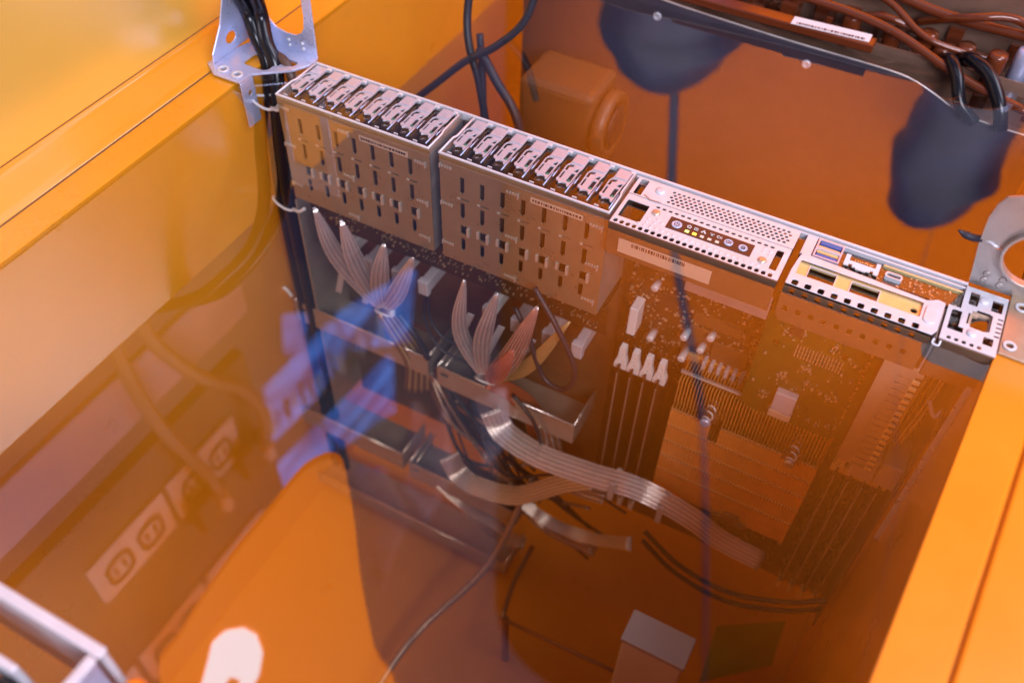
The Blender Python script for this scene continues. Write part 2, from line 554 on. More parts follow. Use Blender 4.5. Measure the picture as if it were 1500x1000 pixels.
# ---------------------------------------------------------------- control panel
def screw(parent, x, y, z, r, m='screw', name='screw'):
    s = MB().lathe('z', (x, y, z), [(r, 0), (r, 0.5), (r * 0.82, 1.0), (r * 0.5, 1.15)], 16)
    s.box(x - r * 0.5, x + r * 0.5, y - 0.22, y + 0.22, z + 1.05, z + 1.25)
    s.box(x - 0.22, x + 0.22, y - r * 0.5, y + r * 0.5, z + 1.06, z + 1.26)
    return s.build(name, m, parent)


holes = [rr(236.6, 0.4, 249.8, 16.4, 0.8), rr(324.2, 0.6, 328.2, 17.4, 0.8)]
for i in range(25):
    x = 237.2 + i * 3.72
    holes.append(rr(x - 1.25, -5.3, x + 1.25, -2.1, 0.9, 2))
for i in range(19):
    x = 254.2 + i * 3.72
    holes.append(rr(x - 1.25, 16.9, x + 1.25, 18.7, 0.7, 2))
cp = MB().plate('z', rect(234.6, -6, 331.2, 21.2), holes, -0.1, 0.5).build('control_panel', 'zinc', server)
f = MB().box(234.6, 331.2, -6.9, -6.0, -22, 0.3)
f.build('panel_flange', 'pan', cp)
pl2 = []
for rI in range(5):
    for i in range(25):
        x = 257.6 + i * 2.95 + (1.47 if rI % 2 else 0) + rI * 0
        y = 24.6 + rI * 2.35
        if x > 328.4:
            continue
        pl2.append(circ(x, y, 1.06, 8))
pl2.append(rr(236.6, 22.2, 241.4, 36.6, 0.8))
MB().plate('z', [(234.6, 21.6), (331.4, 21.6), (331.4, 37.2), (234.6, 37.2)], pl2, 0.3, 0.85).build('vent_panel', 'zinc', cp)
em = MB()
for i in range(21):
    x = 249.5 + i * 3.45
    em.lathe('z', (x, 0.2, 0.5), [(1.15, 0), (0.9, 0.22), (0.4, 0.1)], 8)
for dx, dy in ((253, 6.5), (253, 3.4), (257.2, 4.5), (258, 8), (261, 6), (318, 15), (321.6, 13.8), (317.8, 11.8), (321.6, 10.8), (256.6, 1.5)):
    em.lathe('z', (dx, dy, 0.5), [(1.1, 0), (0.8, 0.25), (0.35, 0.12)], 8)
em.build('embossed_dots', 'zinc', cp)
win = MB().plate('z', rect(263.7, 4.0, 312.5, 14.2), [], 0.52, 0.75).build('display_window', 'window', cp)
for bx, by, br in ((268.8, 8.9, 3.0), (298.9, 9.0, 2.6), (307.2, 8.8, 2.6)):
    bt = MB().lathe('z', (bx, by, 0.75), [(br, 0), (br, 0.35), (br * 0.86, 0.65), (br * 0.78, 0.5), (br * 0.5, 0.48)], 20).build('push_button' if bx > 280 else 'power_button', 'button', cp)
def arc(ic, cx, cy, r, a0, a1, t=0.22, z=1.3, n=14):
    ic.tube([(cx + r * cos(radians(a0 + (a1 - a0) * i / n)), cy + r * sin(radians(a0 + (a1 - a0) * i / n)), z) for i in range(n + 1)], t, 5, 0)
    return ic
arc(MB(), 268.8, 8.9, 1.35, 125, 415).box(268.58, 269.02, 8.9, 10.6, 1.2, 1.4).build('power_symbol', 'chip', cp)
arc(MB(), 307.2, 8.6, 1.1, 0, 360).box(306.6, 307.8, 8.3, 8.7, 1.2, 1.4).build('button_symbol', 'chip', cp)
arc(MB(), 298.4, 9.0, 0.9, 90, 450).box(299.9, 300.3, 8.0, 10.0, 1.2, 1.4).box(299.2, 299.5, 8.0, 10.0, 1.2, 1.4).build('button_symbol', 'chip', cp)
ic = arc(MB(), 275.6, 10.6, 0.95, 0, 360, z=0.95)
for q in range(5):
    a = radians(90 + 72 * q)
    ic.box(275.6 + 1.25 * cos(a) - .2, 275.6 + 1.25 * cos(a) + .2, 10.6 + 1.25 * sin(a) - .2, 10.6 + 1.25 * sin(a) + .2, 0.78, 1.0)
ic.build('status_symbol', 'paper', cp)
ic = MB()
ic.tube([(278.7, 9.7, .95), (280.7, 9.7, .95), (280.7, 11.5, .95), (278.7, 11.5, .95), (278.7, 9.7, .95)], .22, 5, 0)
ic.tube([(279.2, 10.9, .95), (280.2, 10.9, .95)], .2, 5, 0)
ic.build('status_symbol', 'paper', cp)
MB().box(283.6, 284.6, 10.9, 11.7, .78, 1.0).box(282.7, 283.7, 9.5, 10.3, .78, 1.0).box(284.5, 285.5, 9.5, 10.3, .78, 1.0).box(283.1, 285.1, 10.5, 10.7, .78, 1.0).build('status_symbol', 'paper', cp)
ic = MB()
ic.tube([(287.7, 11.5, .95), (290.1, 11.5, .95), (288.9, 9.6, .95), (287.7, 11.5, .95)], .22, 5, 0)
ic.box(288.75, 289.05, 10.2, 11.1, .78, 1.0)
ic.build('status_symbol', 'paper', cp)
arc(MB(), 292.6, 10.6, .8, 60, 300, z=.95).box(293.5, 293.8, 9.7, 11.5, .78, 1.0).box(294.3, 294.6, 9.7, 11.5, .78, 1.0).build('status_symbol', 'paper', cp)
for i, m in enumerate(('led_green', 'led_amber', 'led_off', 'led_off', 'led_off')):
    x = 275.7 + 4.37 * i
    MB().box(x - 1.1, x + 1.1, 5.5, 7.4, 0.76, 1.0).build('status_light', m, cp, bevel=0.2)
for x, y, r_ in ((255, 12.6, 2.5), (319.4, 4.8, 2.5)):
    screw(cp, x, y, 0.5, r_)
screw(cp, 250.2, 31.0, 0.85, 2.9, 'zinc')
edge = MB().plate('z', [(242.9, 23.4), (247.5, 20.8), (254, 21.3), (254, 21.9), (247.8, 21.6), (243.2, 24.2)], [], 0.9, 1.1)
edge.build('wire_clip', 'zinc_dull', cp)
# barcode label hanging on the flange below the panel
lab = MB().plate('y', rect(242, -18.0, 297, -8.2), [], -7.6, -7.2).build('barcode_label', 'label_tan', cp)
ink = MB()
x = 250.0
while x < 281:
    wd = random.choice((0.35, 0.6, 1.1))
    ink.box(x, x + wd, -7.85, -7.62, -11.4, -8.9)
    x += wd + random.choice((0.4, 0.6, 0.9))
ink.build('barcode', 'ink', cp)
slot = MB().plate('y', rect(284, -30, 332, -13), [rect(288, -24, 330, -17.5)], -5.6, -4.8)
slot.build('slotted_rail', 'zinc_dull', cp)

# ---------------------------------------------------------------- port panel
pp = MB().box(335.4, 420, 20.9, 22.0, -34, -1.2).build('port_board', 'pcb_dark', server)
MB().box(335.4, 341.4, 21, 37.4, -1.4, 0.5).build('port_shoulder', 'zinc', pp, bevel=0.3)
MB().box(378, 420, 35.0, 36.0, -6, -0.6).build('gold_strip', 'gold', pp, bevel=0.2)
sb = MB()
for i in range(130):
    x, y = random.uniform(357, 418), random.uniform(22.5, 33.5)
    a = random.choice((0.4, 0.6, 1.0))
    sb.box(x, x + a, y, y + a * 0.6, -2.4, -1.7)
sb.build('board_components', 'solder', pp)['kind'] = 'stuff'
MB().box(341.8, 420, 22.2, 37.6, -4, -2.5).build('port_deck', 'pcb_dark', pp)
# stacked blue sockets
sh = MB().plate('z', rr(342.0, 21.6, 356.2, 36.8, 0.6), [rr(343.0, 22.6, 355.3, 28.4, 0.4), rr(343.0, 30.0, 355.3, 35.8, 0.4)], -5, 1.4).build('usb_socket', 'steel_blue', pp)
MB().box(343.6, 354.8, 23.0, 25.2, -3, 0.9).build('usb_tongue', 'usb', sh)
MB().box(343.6, 354.8, 33.2, 35.4, -3, 0.9).build('usb_tongue', 'usb', sh)
MB().box(343.4, 355.0, 26.2, 32.0, -3, 0.6).build('usb_divider', 'gold', sh)
et = MB().plate('z', [(358.4, 24.6), (361, 24.6), (361, 26.6), (363, 26.6), (363, 24.8), (365, 24.8), (365, 23.9), (370.6, 23.9), (370.6, 24.8), (372.6, 24.8), (372.6, 26.6), (374.4, 26.6), (374.4, 24.4), (377, 24.4), (377, 33.6), (374.8, 33.6), (374.8, 29), (360.8, 29), (360.8, 33.6), (358.4, 33.6)], [], -0.6, 0.2).build('network_socket', 'white', pp)
pins = MB()
for i in range(8):
    pins.box(363.5 + i * 1.3, 364.1 + i * 1.3, 31.6, 32.4, -3, -1.2)
pins.build('contact_pins', 'gold', et)
dp = MB().plate('z', [(380.6, 26.4), (388.9, 26.4), (389.4, 29), (388.2, 30.8), (381.2, 30.8), (380.1, 29)], [[(381.4, 27.2), (388.2, 27.2), (388.5, 28.8), (387.8, 29.9), (381.7, 29.9), (381.0, 28.8)]], -4, 0.2).build('video_socket', 'zinc', pp)
MB().box(382.6, 387.2, 28.0, 28.9, -3, -0.2).build('socket_tongue', 'chip', dp)

# ---------------------------------------------------------------- riser bracket (bright slotted plate)
hol = [rr(338.0, 3.2, 402.8, 14.9, 0.6)]
outer = [(335.2, -6.2), (411.0, -6.2), (412.8, -2), (413, 19.6), (409, 20.4), (404, 17.2), (396, 17.6), (343, 20.2), (337, 20.2), (336.2, 16), (335.2, 5)]
for i in range(10):
    x = 339.8 + i * 6.95
    hol.append(rr(x - 1.75, -5.9, x + 1.65, -1.7, 0.9, 2))
rb = MB().plate('z', outer, hol, 1.2, 1.8).build('riser_bracket', 'zinc', server, bevel=0.15)
fh = []
for i in range(10):
    x = 339.8 + i * 6.95
    fh.append(rr(x - 1.5, -17.5, x + 1.3, -13.2, 0.5, 2))
    fh.append(rr(x - 1.4, -4.2, x + 1.4, -0.6, 0.5, 2))
MB().plate('y', [(335.2, -20), (338, -25), (411, -25), (411, -0.0), (335.2, -0.0)], fh, -7.2, -6.3).build('bracket_flange', 'pan', rb)
gp = MB().plate('z', rect(337.4, 2.6, 403.4, 15.4), [rr(343.8, 3.0, 358.0, 13.0, .3), rr(366.4, 3.0, 381.0, 12.6, .3), circ(399.6, 7.9, 1.9, 12)], -0.9, 0.2).build('slot_cover', 'gold', rb)
ol = MB()
for a in ((343.8, 3.0, 358.0, 13.0), (366.4, 3.0, 381.0, 12.6)):
    ol.plate('z', rect(a[0] - .5, a[1] - .5, a[2] + .5, a[3] + .5), [rect(*a)], 0.2, 0.7)
ol.build('slot_trim', 'zinc', rb)
MB().plate('z', rr(404.6, 0.5, 410.4, 13.5, 2.4), [], 1.8, 2.6).build('bracket_latch', 'zinc', rb, bevel=0.5, bseg=2)
# comb edged side sheet running down into the liquid
pts = [(-6, -3), (-6, -25)]
comb = [(402.0, -25)]
cz = -25
outl = [(397, -25)]
z = -30.0
outl = [(396.5, -25), (396.5, -117), (414.2, -117)]
z = -117
while z < -27:
    outl += [(414.2, z), (417.6, z + 0.4), (417.6, z + 2.9), (414.2, z + 3.3)]
    z += 5.4
outl += [(414.2, -25)]
MB().plate('y', outl, [rr(405.5, -115 + 5.4 * i, 413.2, -113.9 + 5.4 * i, 0.3, 1) for i in range(16)], -6.3, -5.4).build('comb_plate', 'tan', rb)
teeth = MB()
for i in range(16):
    teeth.box(413.6, 417.4, -6.9, -6.3, -116.4 + 5.4 * i, -114.0 + 5.4 * i)
teeth.build('comb_teeth', 'gold', rb)['kind'] = 'stuff'
MB().box(413.2, 414.2, -5.3, 34, -117, -3).build('bracket_side', 'zinc_dull', rb)

# corner panel with the round cornered cut-outs at the right end
ch = [rr(423.4, 26, 428, 36.4, 0.7), rr(434.6, 26.6, 440, 35.2, 0.5),
      [(416.8, 3.4), (421.6, 3.4), (424.4, 3.4), (424.4, 7.4), (421.8, 7.4), (421.8, 19), (418.0, 19), (416.8, 18)],
      [(424.8, 11.4), (426.6, 11.4), (426.6, 9.4), (433.6, 9.4), (436.4, 10.6), (436.4, 22.8), (434.6, 24), (428.4, 24), (428.4, 22.4), (426.4, 22.4), (426.4, 20), (424.8, 20)],
      rr(434.4, 0.8, 439.2, 6.6, 0.5)]
for i in range(5):
    ch.append(rr(417.8 + 3.7 * i, -3.8, 419.8 + 3.7 * i, -1.4, 0.6, 2))
for i in range(5):
    ch.append(rr(438.7, 8.4 + 3.3 * i, 441.4, 9.8 + 3.3 * i, 0.4, 2))
cn = MB().plate('z', [(414.6, -5.2), (441.8, -5.2), (441.8, 39.6), (420.6, 39.6), (420.6, 21), (414.6, 21)], ch, 0.3, 0.9).build('corner_panel', 'zinc', server, bevel=0.15)
screw(cn, 430.4, 31.8, 0.9, 2.6, 'zinc')
screw(cn, 428.6, 5.2, 0.9, 2.6, 'zinc')
MB().plate('z', [(426.0, 10.9), (437.2, 9.0), (437.2, 24.4), (426.0, 24.4)], [[(427.2, 12.4), (435.6, 10.8), (435.6, 22.6), (430, 22.6), (430, 21), (427.2, 21)]], -3, -1.2).build('phone_socket', 'label_tan', cn)
MB().box(414.8, 441.6, -6.2, -5.3, -26, 0.4).build('panel_flange', 'pan', cn)
hk = MB().tube([(412.6, -6.6, 0.5), (412.6, -8.2, -1.5), (415.6, -8.4, -1.6), (415.8, -6.6, 0.4)], 0.6, 6, 4)
hk.build('wire_hook', 'zinc', cn)

# ---------------------------------------------------------------- ears that hang the server on the tank rim
base = MB().plate('z', [(-57, 3), (-46, -4.4), (-24.5, -4.4), (-24.5, 7), (-4, 24), (1.5, 34), (1.5, 44), (-47, 44), (-57, 12)],
                  [circ(-43, 2.2, 2.3, 12), circ(-31.4, 1.8, 2.3, 12), rr(-38, 14, -18, 30, 4), rr(-15, 27, -6, 33, 2)], 1.4, 2.9)
ear = base.build('hanging_ear', 'steel_blue', server, bevel=0.25)
for x, y in ((-43, 2.2), (-31.4, 1.8)):
    MB().plate('z', circ(x, y, 3.9, 18), [circ(x, y, 2.1, 18)], 2.9, 3.7).build('eyelet', 'zinc', ear, bevel=0.25)
hole = [(-36, 26), (-34, 20.5), (-29, 16.2), (-22, 14.6), (-14, 15), (-9.5, 17.5), (-6.5, 22), (-5.2, 30), (-5, 92), (-36, 92)]
MB().plate('y', [(-49, 1), (1.2, 1), (2.4, 60), (3, 112), (-46, 112), (-50, 60)], [hole], 43.2, 44.4).build('ear_handle', 'steel_blue', ear, bevel=0.25)
MB().plate('x', [(4, 3), (44, 3), (44, 74), (40, 74), (17, 24), (5, 9)], [circ(24, 12, 5, 12, 4)], -53.4, -52.3).build('ear_gusset', 'steel_blue', ear, bevel=0.25)
for x, z in ((-20.3, 10.2), (-20.0, 6.4), (-9.0, 10.6), (-8.8, 6.8)):
    MB().lathe('y', (x, 43.2, z), [(1.3, 0), (1.1, -0.9), (0.5, -1.2)], 10).build('rivet', 'zinc', ear)
MB().plate('x', rr(-4.0, -32, 8, 1.2, 1), [circ(3, -9, 2, 10)], -25.6, -24.6).build('ear_tab', 'steel_blue', ear, bevel=0.2)

base = MB().plate('z', [(442.2, -2), (520, -4), (520, 44), (442.2, 44)],
                  [circ(448.2, 35.2, 1.9, 12), circ(446.6, 4.8, 1.9, 12)], 0.3, 1.8)
ear2 = base.build('hanging_ear', 'tan', server, bevel=0.25)
for x, y in ((448.2, 35.2), (446.6, 4.8)):
    MB().plate('z', circ(x, y, 3.4, 18), [circ(x, y, 1.8, 18)], 1.8, 2.5).build('eyelet', 'zinc', ear2, bevel=0.25)
MB().lathe('z', (459, 20, 1.8), [(6.2, 0), (5.6, 1.4), (4.8, 1.6), (3.6, 0.6)], 24).build('pressed_boss', 'zinc_dull', ear2)
hole = circ(444.5, 28, 16.2, 28)
MB().plate('y', [(420.8, 0.4), (480, 0.4), (480, 60), (424, 60), (417.6, 57), (415.2, 51), (414.4, 42), (416, 26)], [hole, circ(425.4, 27.6, 1.6, 8)], 43.2, 44.4).build('ear_handle', 'zinc_dull', ear2, bevel=0.3)
MB().plate('y', circ(444.5, 28, 17.6, 28), [circ(444.5, 28, 15.9, 28)], 39.4, 43.1).build('rolled_collar', 'zinc_dull', ear2, bevel=0.5, bseg=2)
for x, z in ((426.6, 9.4), (426.6, 5.2), (434.8, 9.0), (434.6, 5.0)):
    q = MB().lathe('y', (x, 43.2, z), [(1.9, 0), (1.7, -0.5), (1.0, -0.8), (0.5, -0.4)], 12).build('rivet', 'zinc_dull', ear2)
# a small dark cable tie tail through the handle edge
tt = thing('cable_tie', (421, 43, 28), 'short dark blue cable tie poking through the right ear plate', 'cable tie')
MB().tube([(404.5, 44.5, 29), (408, 45, 27.4), (413, 45, 27.0), (417, 44.8, 28.2)], 1.6, 8, 5, rad=lambda t: 0.5 + 1.5 * min(1, 2.5 * t)).build('tie_tail', 'black_soft', tt)
MB().tube([(417, 44.8, 28.2), (420.5, 43, 28.8), (423.5, 42.2, 28.4), (426, 43.8, 27.6)], 0.8, 7, 5).build('tie_loop', 'zinc', tt)

# ------------------------------------------------------------------ storage drives, sixteen of them
ORD = ['first', 'second', 'third', 'fourth', 'fifth', 'sixth', 'seventh', 'eighth']


def make_drive():
    d = thing('storage_drive', (0, 0, 0), 'x', 'drive', 'storage drives in the two cages')
    outer = [(0.7, 12.6), (1.2, 11.2), (3.0, 10.4), (3.6, 9.0), (5.2, 10.2), (7.2, 10.6), (8.6, 9.6), (9.2, 8.2), (10.2, 8.6), (10.2, 24.0), (10.6, 26.0), (10.9, 27.4), (10.9, 38.6), (2.2, 38.6), (2.2, 29), (1.6, 28.0), (0.9, 25.4), (1.2, 14.4)]
    hol = [rr(6.9, 12.2, 9.5, 20.6, 0.4, 2), [(6.9, 22.4), (9.6, 22.4), (9.6, 26.0), (8.2, 25.6)],
           [(1.6, 21.6), (3.3, 21.6), (3.3, 25.0), (5.4, 26.2), (5.4, 28.2), (2.4, 28.0), (1.6, 26.6)], rect(1.8, 13.2, 3.1, 20.4)]
    p = MB().plate('z', outer, hol, -0.9, 0.1)
    p.build('carrier_face', 'carrier', d, bevel=0.12)
    MB().plate('z', rr(2.8, 29.4, 10.6, 38.0, 0.5), [], 0.1, 0.7).build('pull_tab', 'carrier', d, bevel=0.2)
    MB().box(7.5, 9.4, 12.6, 14.8, -1.6, -0.5).build('led_lens', 'green_clip', d)
    g = MB().box(7.5, 9.4, 15.6, 20.6, -1.7, -0.7)
    g.build('lens_slot', 'chip', d)
    MB().tube([(11.2, 2.2, 0.2), (11.2, 16, 0.2)], 0.45, 6, 0).tube([(12.2, 12.6, -0.2), (12.2, 22, -0.2)], 0.4, 6, 0).build('spring_blade', 'steel_blue', d)
    MB().box(2.0, 4.8, 2.2, 2.9, -1.4, -0.4).build('guide_tab', 'zinc', d)
    MB().box(1.0, 9.5, 10, 38, -76, -5).build('drive_body', 'pan', d)
    return d


proto = make_drive()
for ci, x0 in enumerate((1.2, 122.0)):
    for k in range(8):
        d = proto if (ci == 0 and k == 0) else copy_tree(proto)
        d.location = ((x0 + 13.82 * k) * S, 1.2 * S, 0)
        where = ORD[k] if k < 7 else 'last'
        side = 'left' if ci == 0 else 'right'
        pos = 'storage drive carrier from the left' if k < 7 else 'storage drive carrier'
        extra = {(0, 0): ', next to the power cables', (0, 7): ', beside the gap between the cages', (1, 0): ', beside the gap between the cages', (1, 7): ', next to the perforated control panel'}.get((ci, k), '')
        d['label'] = f'{where} {"drive carrier" if extra else "storage drive carrier from the left"} in the {side} drive cage{extra}'

# ------------------------------------------------------------------ boards and modules inside the server
mb = thing('circuit_board', (330, 38, -180), 'dark brown main circuit board low in the liquid behind the heat sink', 'circuit board')
MB().plate('y', rect(236, -325, 432, -58), [], 37.2, 39.2).build('board', 'pcb_dark', mb)
cs = MB()
for i in range(520):
    x, z = random.uniform(240, 332), random.uniform(-160, -62)
    a = random.choice((0.6, 0.8, 1.2, 2.0))
    cs.box(x, x + a, 36.2, 37.1, z, z + a * random.choice((0.5, 0.9)))
for i in range(260):
    x, z = random.uniform(290, 432), random.uniform(-320, -140)
    a = random.choice((0.6, 0.8, 1.2, 2.0))
    cs.box(x, x + a, 36.2, 37.1, z, z + a * random.choice((0.5, 0.9)))
cs.build('small_components', 'solder', mb)['kind'] = 'stuff'
for (x0, x1, z0, z1, h, m) in ((284, 300, -118, -98, 2, 'chip_brown'), (302, 326, -124, -106, 1.6, 'chip_brown'), (262, 274, -92, -80, 1.5, 'chip'), (286, 318, -94, -86, 3, 'chip_brown'), (318, 330, -150, -128, 6, 'chip_brown')):
    MB().plate('y', rect(x0, z0, x1, z1), [], 37.1 - h, 37.1).build('chip', m, mb, bevel=0.3)
for i in range(6):
    x = 299 + i * 5.2
    MB().box(x, x + 2.6, 30, 37, -141, -122).build('power_coil', 'lavplast', mb, bevel=0.5)
for (x, z, h) in ((258, -74, 7), (262, -118, 9), (296, -112, 8), (284, -104, 10), (286, -122, 12), (300, -100, 6)):
    MB().lathe('y', (x, 37, z), [(2.6, 0), (2.6, -h), (2.1, -h - .6), (0.8, -h - .6)], 12).build('capacitor', 'zinc', mb)
MB().box(246, 252, 24, 37, -117, -92).build('power_socket', 'white', mb, bevel=0.6)

def make_module(m_clip):
    d = thing('memory_module', (0, 20, -130), 'x', 'memory module', 'memory modules beside the heat sink')
    MB().box(-0.7, 0.7, 9, 36, -285, -134).build('module_board', 'pcb_dark', d)
    MB().box(-0.5, 0.5, 8.2, 8.9, -283, -140).build('heat_spreader', 'zinc_dull', d, bevel=0.3)
    c = MB().plate('y', [(-2.0, -118), (2.0, -118), (2.6, -128), (4.4, -134), (4.4, -139), (-4.4, -139), (-4.4, -134), (-2.6, -128)], [circ(0, -131, 0.9, 8), circ(0, -124, 0.8, 8)], 12, 17)
    c.build('latch_clip', m_clip, d, bevel=0.5)
    c = MB()
    for i in range(8):
        c.box(-2.0, -0.75, 12, 24, -276 + i * 17, -264 + i * 17)
    c.build('memory_chips', 'chip', d)
    MB().plate('y', [(-1.6, -300), (1.6, -300), (2.2, -288), (-2.2, -288)], [], 12, 18).build('latch_clip', m_clip, d, bevel=0.4)
    return d


mm = make_module('white')
for i, x in enumerate((249.5, 258.8, 268.2, 277.6)):
    d = mm if i == 0 else copy_tree(mm)
    d.location = (x * S, 20 * S, -130 * S)
    d['label'] = ['upright memory module with white latch clip nearest the cable trays', 'second white clipped memory module from the cable trays', 'third white clipped memory module, one away from the heat sink', 'white clipped memory module right beside the copper heat sink'][i]
mm2 = make_module('gold')
for i, x in enumerate((402.5, 411.5, 420.5, 429.5)):
    d = mm2 if i == 0 else copy_tree(mm2)
    d.location = (x * S, 22 * S, -146 * S)
    d['label'] = ['dim orange memory module just right of the copper heat sink', 'second dim memory module right of the copper heat sink', 'third dim memory module right of the copper heat sink', 'dim memory module nearest the right tank wall'][i]
    d['group'] = 'memory modules between heat sink and right wall'

hs = thing('heat_sink', (341, 20, -190), 'large copper coloured heat sink with rows of folded fins', 'heat sink')
fins = MB()
nf = 46
for i in range(nf):
    x = 290.6 + i * 2.2
    fins.box(x, x + 0.5, 14.0, 34, -152.0, -128)
    zz = [-155, -172.6, -190.2, -207.8, -225.4, -252]
    for j in range(5):
        if j == 0 and 12 < i < 16:
            continue
        fins.box(x, x + 0.5, 10.6, 34, zz[j + 1] + 0.7, zz[j])
        fins.box(x, x + 2.05, 10.0, 10.6, zz[j + 1] + 0.9, zz[j] - 0.2)
fins.build('fins', 'copper', hs)['kind'] = 'stuff'
tips = MB()
for i in range(nf):
    x = 290.6 + i * 2.2
    for z in (-154.6, -172.2, -189.8, -207.4, -225.0):
        if z == -154.6 and 12 < i < 16:
            continue
        tips.box(x + 0.2, x + 1.6, 8.9, 10.4, z - 0.7, z + 0.8)
tips.build('fin_tips', 'copper_bright', hs)['kind'] = 'stuff'
MB().box(288, 394, 34, 37, -256, -124).build('base_plate', 'copper', hs, bevel=0.4)
MB().box(289, 388, 18, 21, -126.5, -124.6).build('top_bracket', 'zinc_dull', hs, bevel=0.4)
for x, z in ((316, -144), (374, -150)):
    sp = []
    for i in range(46):
        a = i * 0.75
        sp.append((x + 3 * cos(a), 2 + i * 0.62, z + 3 * sin(a)))
    MB().tube(sp, 0.7, 6, 0).build('spring', 'zinc', hs)
    MB().lathe('y', (x, 2, z), [(3.6, 0), (3.6, -1.6), (2.4, -2.4)], 14).build('spring_screw', 'steel_blue' if x < 330 else 'zinc_dull', hs)
    MB().plate('y', rect(x - 6, z - 7, x + 6, z + 3), [], 8.4, 9.6).build('screw_clip', 'pan', hs)
MB().plate('y', [(338, -254), (364, -254), (364, -248), (358, -248), (358, -242), (346, -242), (346, -248), (338, -248)], [], 7.6, 9.8).build('lower_clip', 'pan', hs, bevel=0.4)

ec = thing('expansion_card', (364, 15, -80), 'olive green expansion card hanging below the slotted bracket', 'circuit card')
MB().plate('y', [(331, -26), (396, -26), (396, -124), (384, -131), (340, -131), (331, -124)], [circ(340, -64, 2.2, 12), circ(378, -56, 2.4, 12)], 14.4, 16.0).build('card_board', 'pcb', ec)
g = MB()
for i in range(15):
    for j in range(3):
        g.box(352 + i * 1.9, 352.7 + i * 1.9, 13.7, 14.4, -62 - j * 3.6 - i * 0.05, -59.4 - j * 3.6 - i * 0.05)
g.build('solder_grid', 'solder', ec)['kind'] = 'stuff'
g = MB()
rows = [(random.uniform(334, 394), random.uniform(-124, -30)) for _ in range(70)]
for cx, cz in ((345, -40), (362, -38), (376, -45), (343, -52), (371, -52), (350, -90), (366, -88), (380, -92), (342, -112), (385, -118), (360, -78)):
    rows += [(random.gauss(cx, 2.6), random.gauss(cz, 2.2)) for _ in range(12)]
for x, z in rows:
    x = min(max(x, 333), 394); z = min(max(z, -128), -28)
    a = random.choice((0.5, 0.7, 1.0, 1.5))
    g.box(x, x + a, 13.3, 14.4, z, z + a * random.choice((0.5, 1.0)))
g.build('small_components', 'solder', ec)['kind'] = 'stuff'
MB().box(350.4, 363.6, 9, 14.3, -116, -99).build('card_plug', 'lavplast', ec, bevel=0.5)
MB().box(349.8, 364, 8.6, 14.2, -122, -116.2).build('plug_collar', 'label_tan', ec, bevel=0.5)
g = MB()
for i in range(13):
    g.box(391, 392.2, 13.6, 14.4, -110 + i * 5.6, -108 + i * 5.6)
g.build('edge_pads', 'solder', ec)
MB().plate('y', rr(346, -52, 353, -45, .3), [], 12.6, 14.3).build('card_chip', 'chip', ec)

# loose wire bundle and a tan block right of the comb plate
wb = thing('wire_bundle', (424, 20, -80), 'thin orange wires bundled beside the comb edged plate', 'wires')
for i in range(7):
    o = random.uniform(-3, 3)
    MB().tube([(421 + i * 1.6, 14, -10), (420 + o + i * 1.6, 12, -40), (418 + o + i * 1.8, 10 + o, -72), (419 + i * 1.3, 12, -108)], 0.9, 6, 6).build('wire', 'wire_brown' if i % 2 else 'gold', wb)
MB().tube([(428, 8, -58), (434, 6, -66), (437, 9, -62)], 1.4, 7, 5).build('wire_tie', 'white', wb)
pb = thing('power_connector', (425, 20, -140), 'flat amber connector block under the wire bundle', 'connector')
MB().box(408, 422, 4, 30, -141, -119).build('connector_half', 'label_tan', pb, bevel=0.8)
MB().box(423, 436, 4, 30, -140, -118).build('connector_half', 'label_tan', pb, bevel=0.8)
cst = thing('clear_strip', (436.5, -4, -60), 'glossy clear plastic strip down the right end of the server', 'strip')
MB().quadbox((437.6, -5.5, -6), (437.6, -12, -170), (441, -12, -170), (441, -5.5, -6), (0, 1.2, 0)).build('strip_film', 'steel_blue', cst, bevel=0.3)

# ------------------------------------------------------------------ cable trays below the cages
def tray(x0, x1, y0, zt, h, label, m='zinc_dull'):
    t = thing('cable_tray', ((x0 + x1) / 2, y0, zt - h), label, 'tray', 'steel trays under the drive cages')
    MB().plate('y', rect(x0, zt - h, x1, zt), [rr(x0 + 3, zt - 9, x0 + 10, zt - 5, .8)], y0, y0 + 1).build('tray_front', m, t)
    MB().tube([(x0, y0 + 0.4, zt), (x1, y0 + 0.4, zt)], 0.7, 6, 0).build('front_lip', 'wire', t)
    MB().box(x0, x0 + 1, y0 + 1.1, y0 + 38, zt - h, zt).build('tray_side', m, t)
    MB().box(x1 - 1, x1, y0 + 1.1, y0 + 38, zt - h, zt).build('tray_side', m, t)
    MB().box(x0 + 1, x1 - 1, y0 + 1.1, y0 + 38, zt - h, zt - h + 1).build('tray_floor', m, t)
    MB().tube([(x0 + 0.5, y0 + 1, zt), (x0 + 0.5, y0 + 38, zt)], 0.55, 5, 0).tube([(x0 + 5.5, y0 + 3, zt - 0.5), (x0 + 5.5, y0 + 38, zt - 0.5)], 0.45, 5, 0).tube([(x1 - 0.5, y0 + 1, zt), (x1 - 0.5, y0 + 38, zt)], 0.55, 5, 0).build('side_lip', 'wire', t)
    return t


tray(-24, 102, 0, -201.5, 22, 'upper steel cable tray under the left drive cage')
tray(110, 227, 0, -206, 22, 'upper steel cable tray under the right drive cage')
tray(-40, 78, -14, -330, 22, 'lower left steel tray, in front of the blue reflection')
tray(84, 190, -14, -338, 22, 'lower middle steel tray under the silver ribbons')
tray(-36, 182, -14, -436, 18, 'deepest long steel tray near the tank floor')
hk = thing('tray_hook', (-30, 0, -190), 'small white hooked bracket at the upper left tray corner', 'bracket')
MB().tube([(-36, -2, -176), (-34, -2, -186), (-28, -1, -190), (-25, 0, -197)], 1.6, 8, 5).build('hook', 'white', hk)

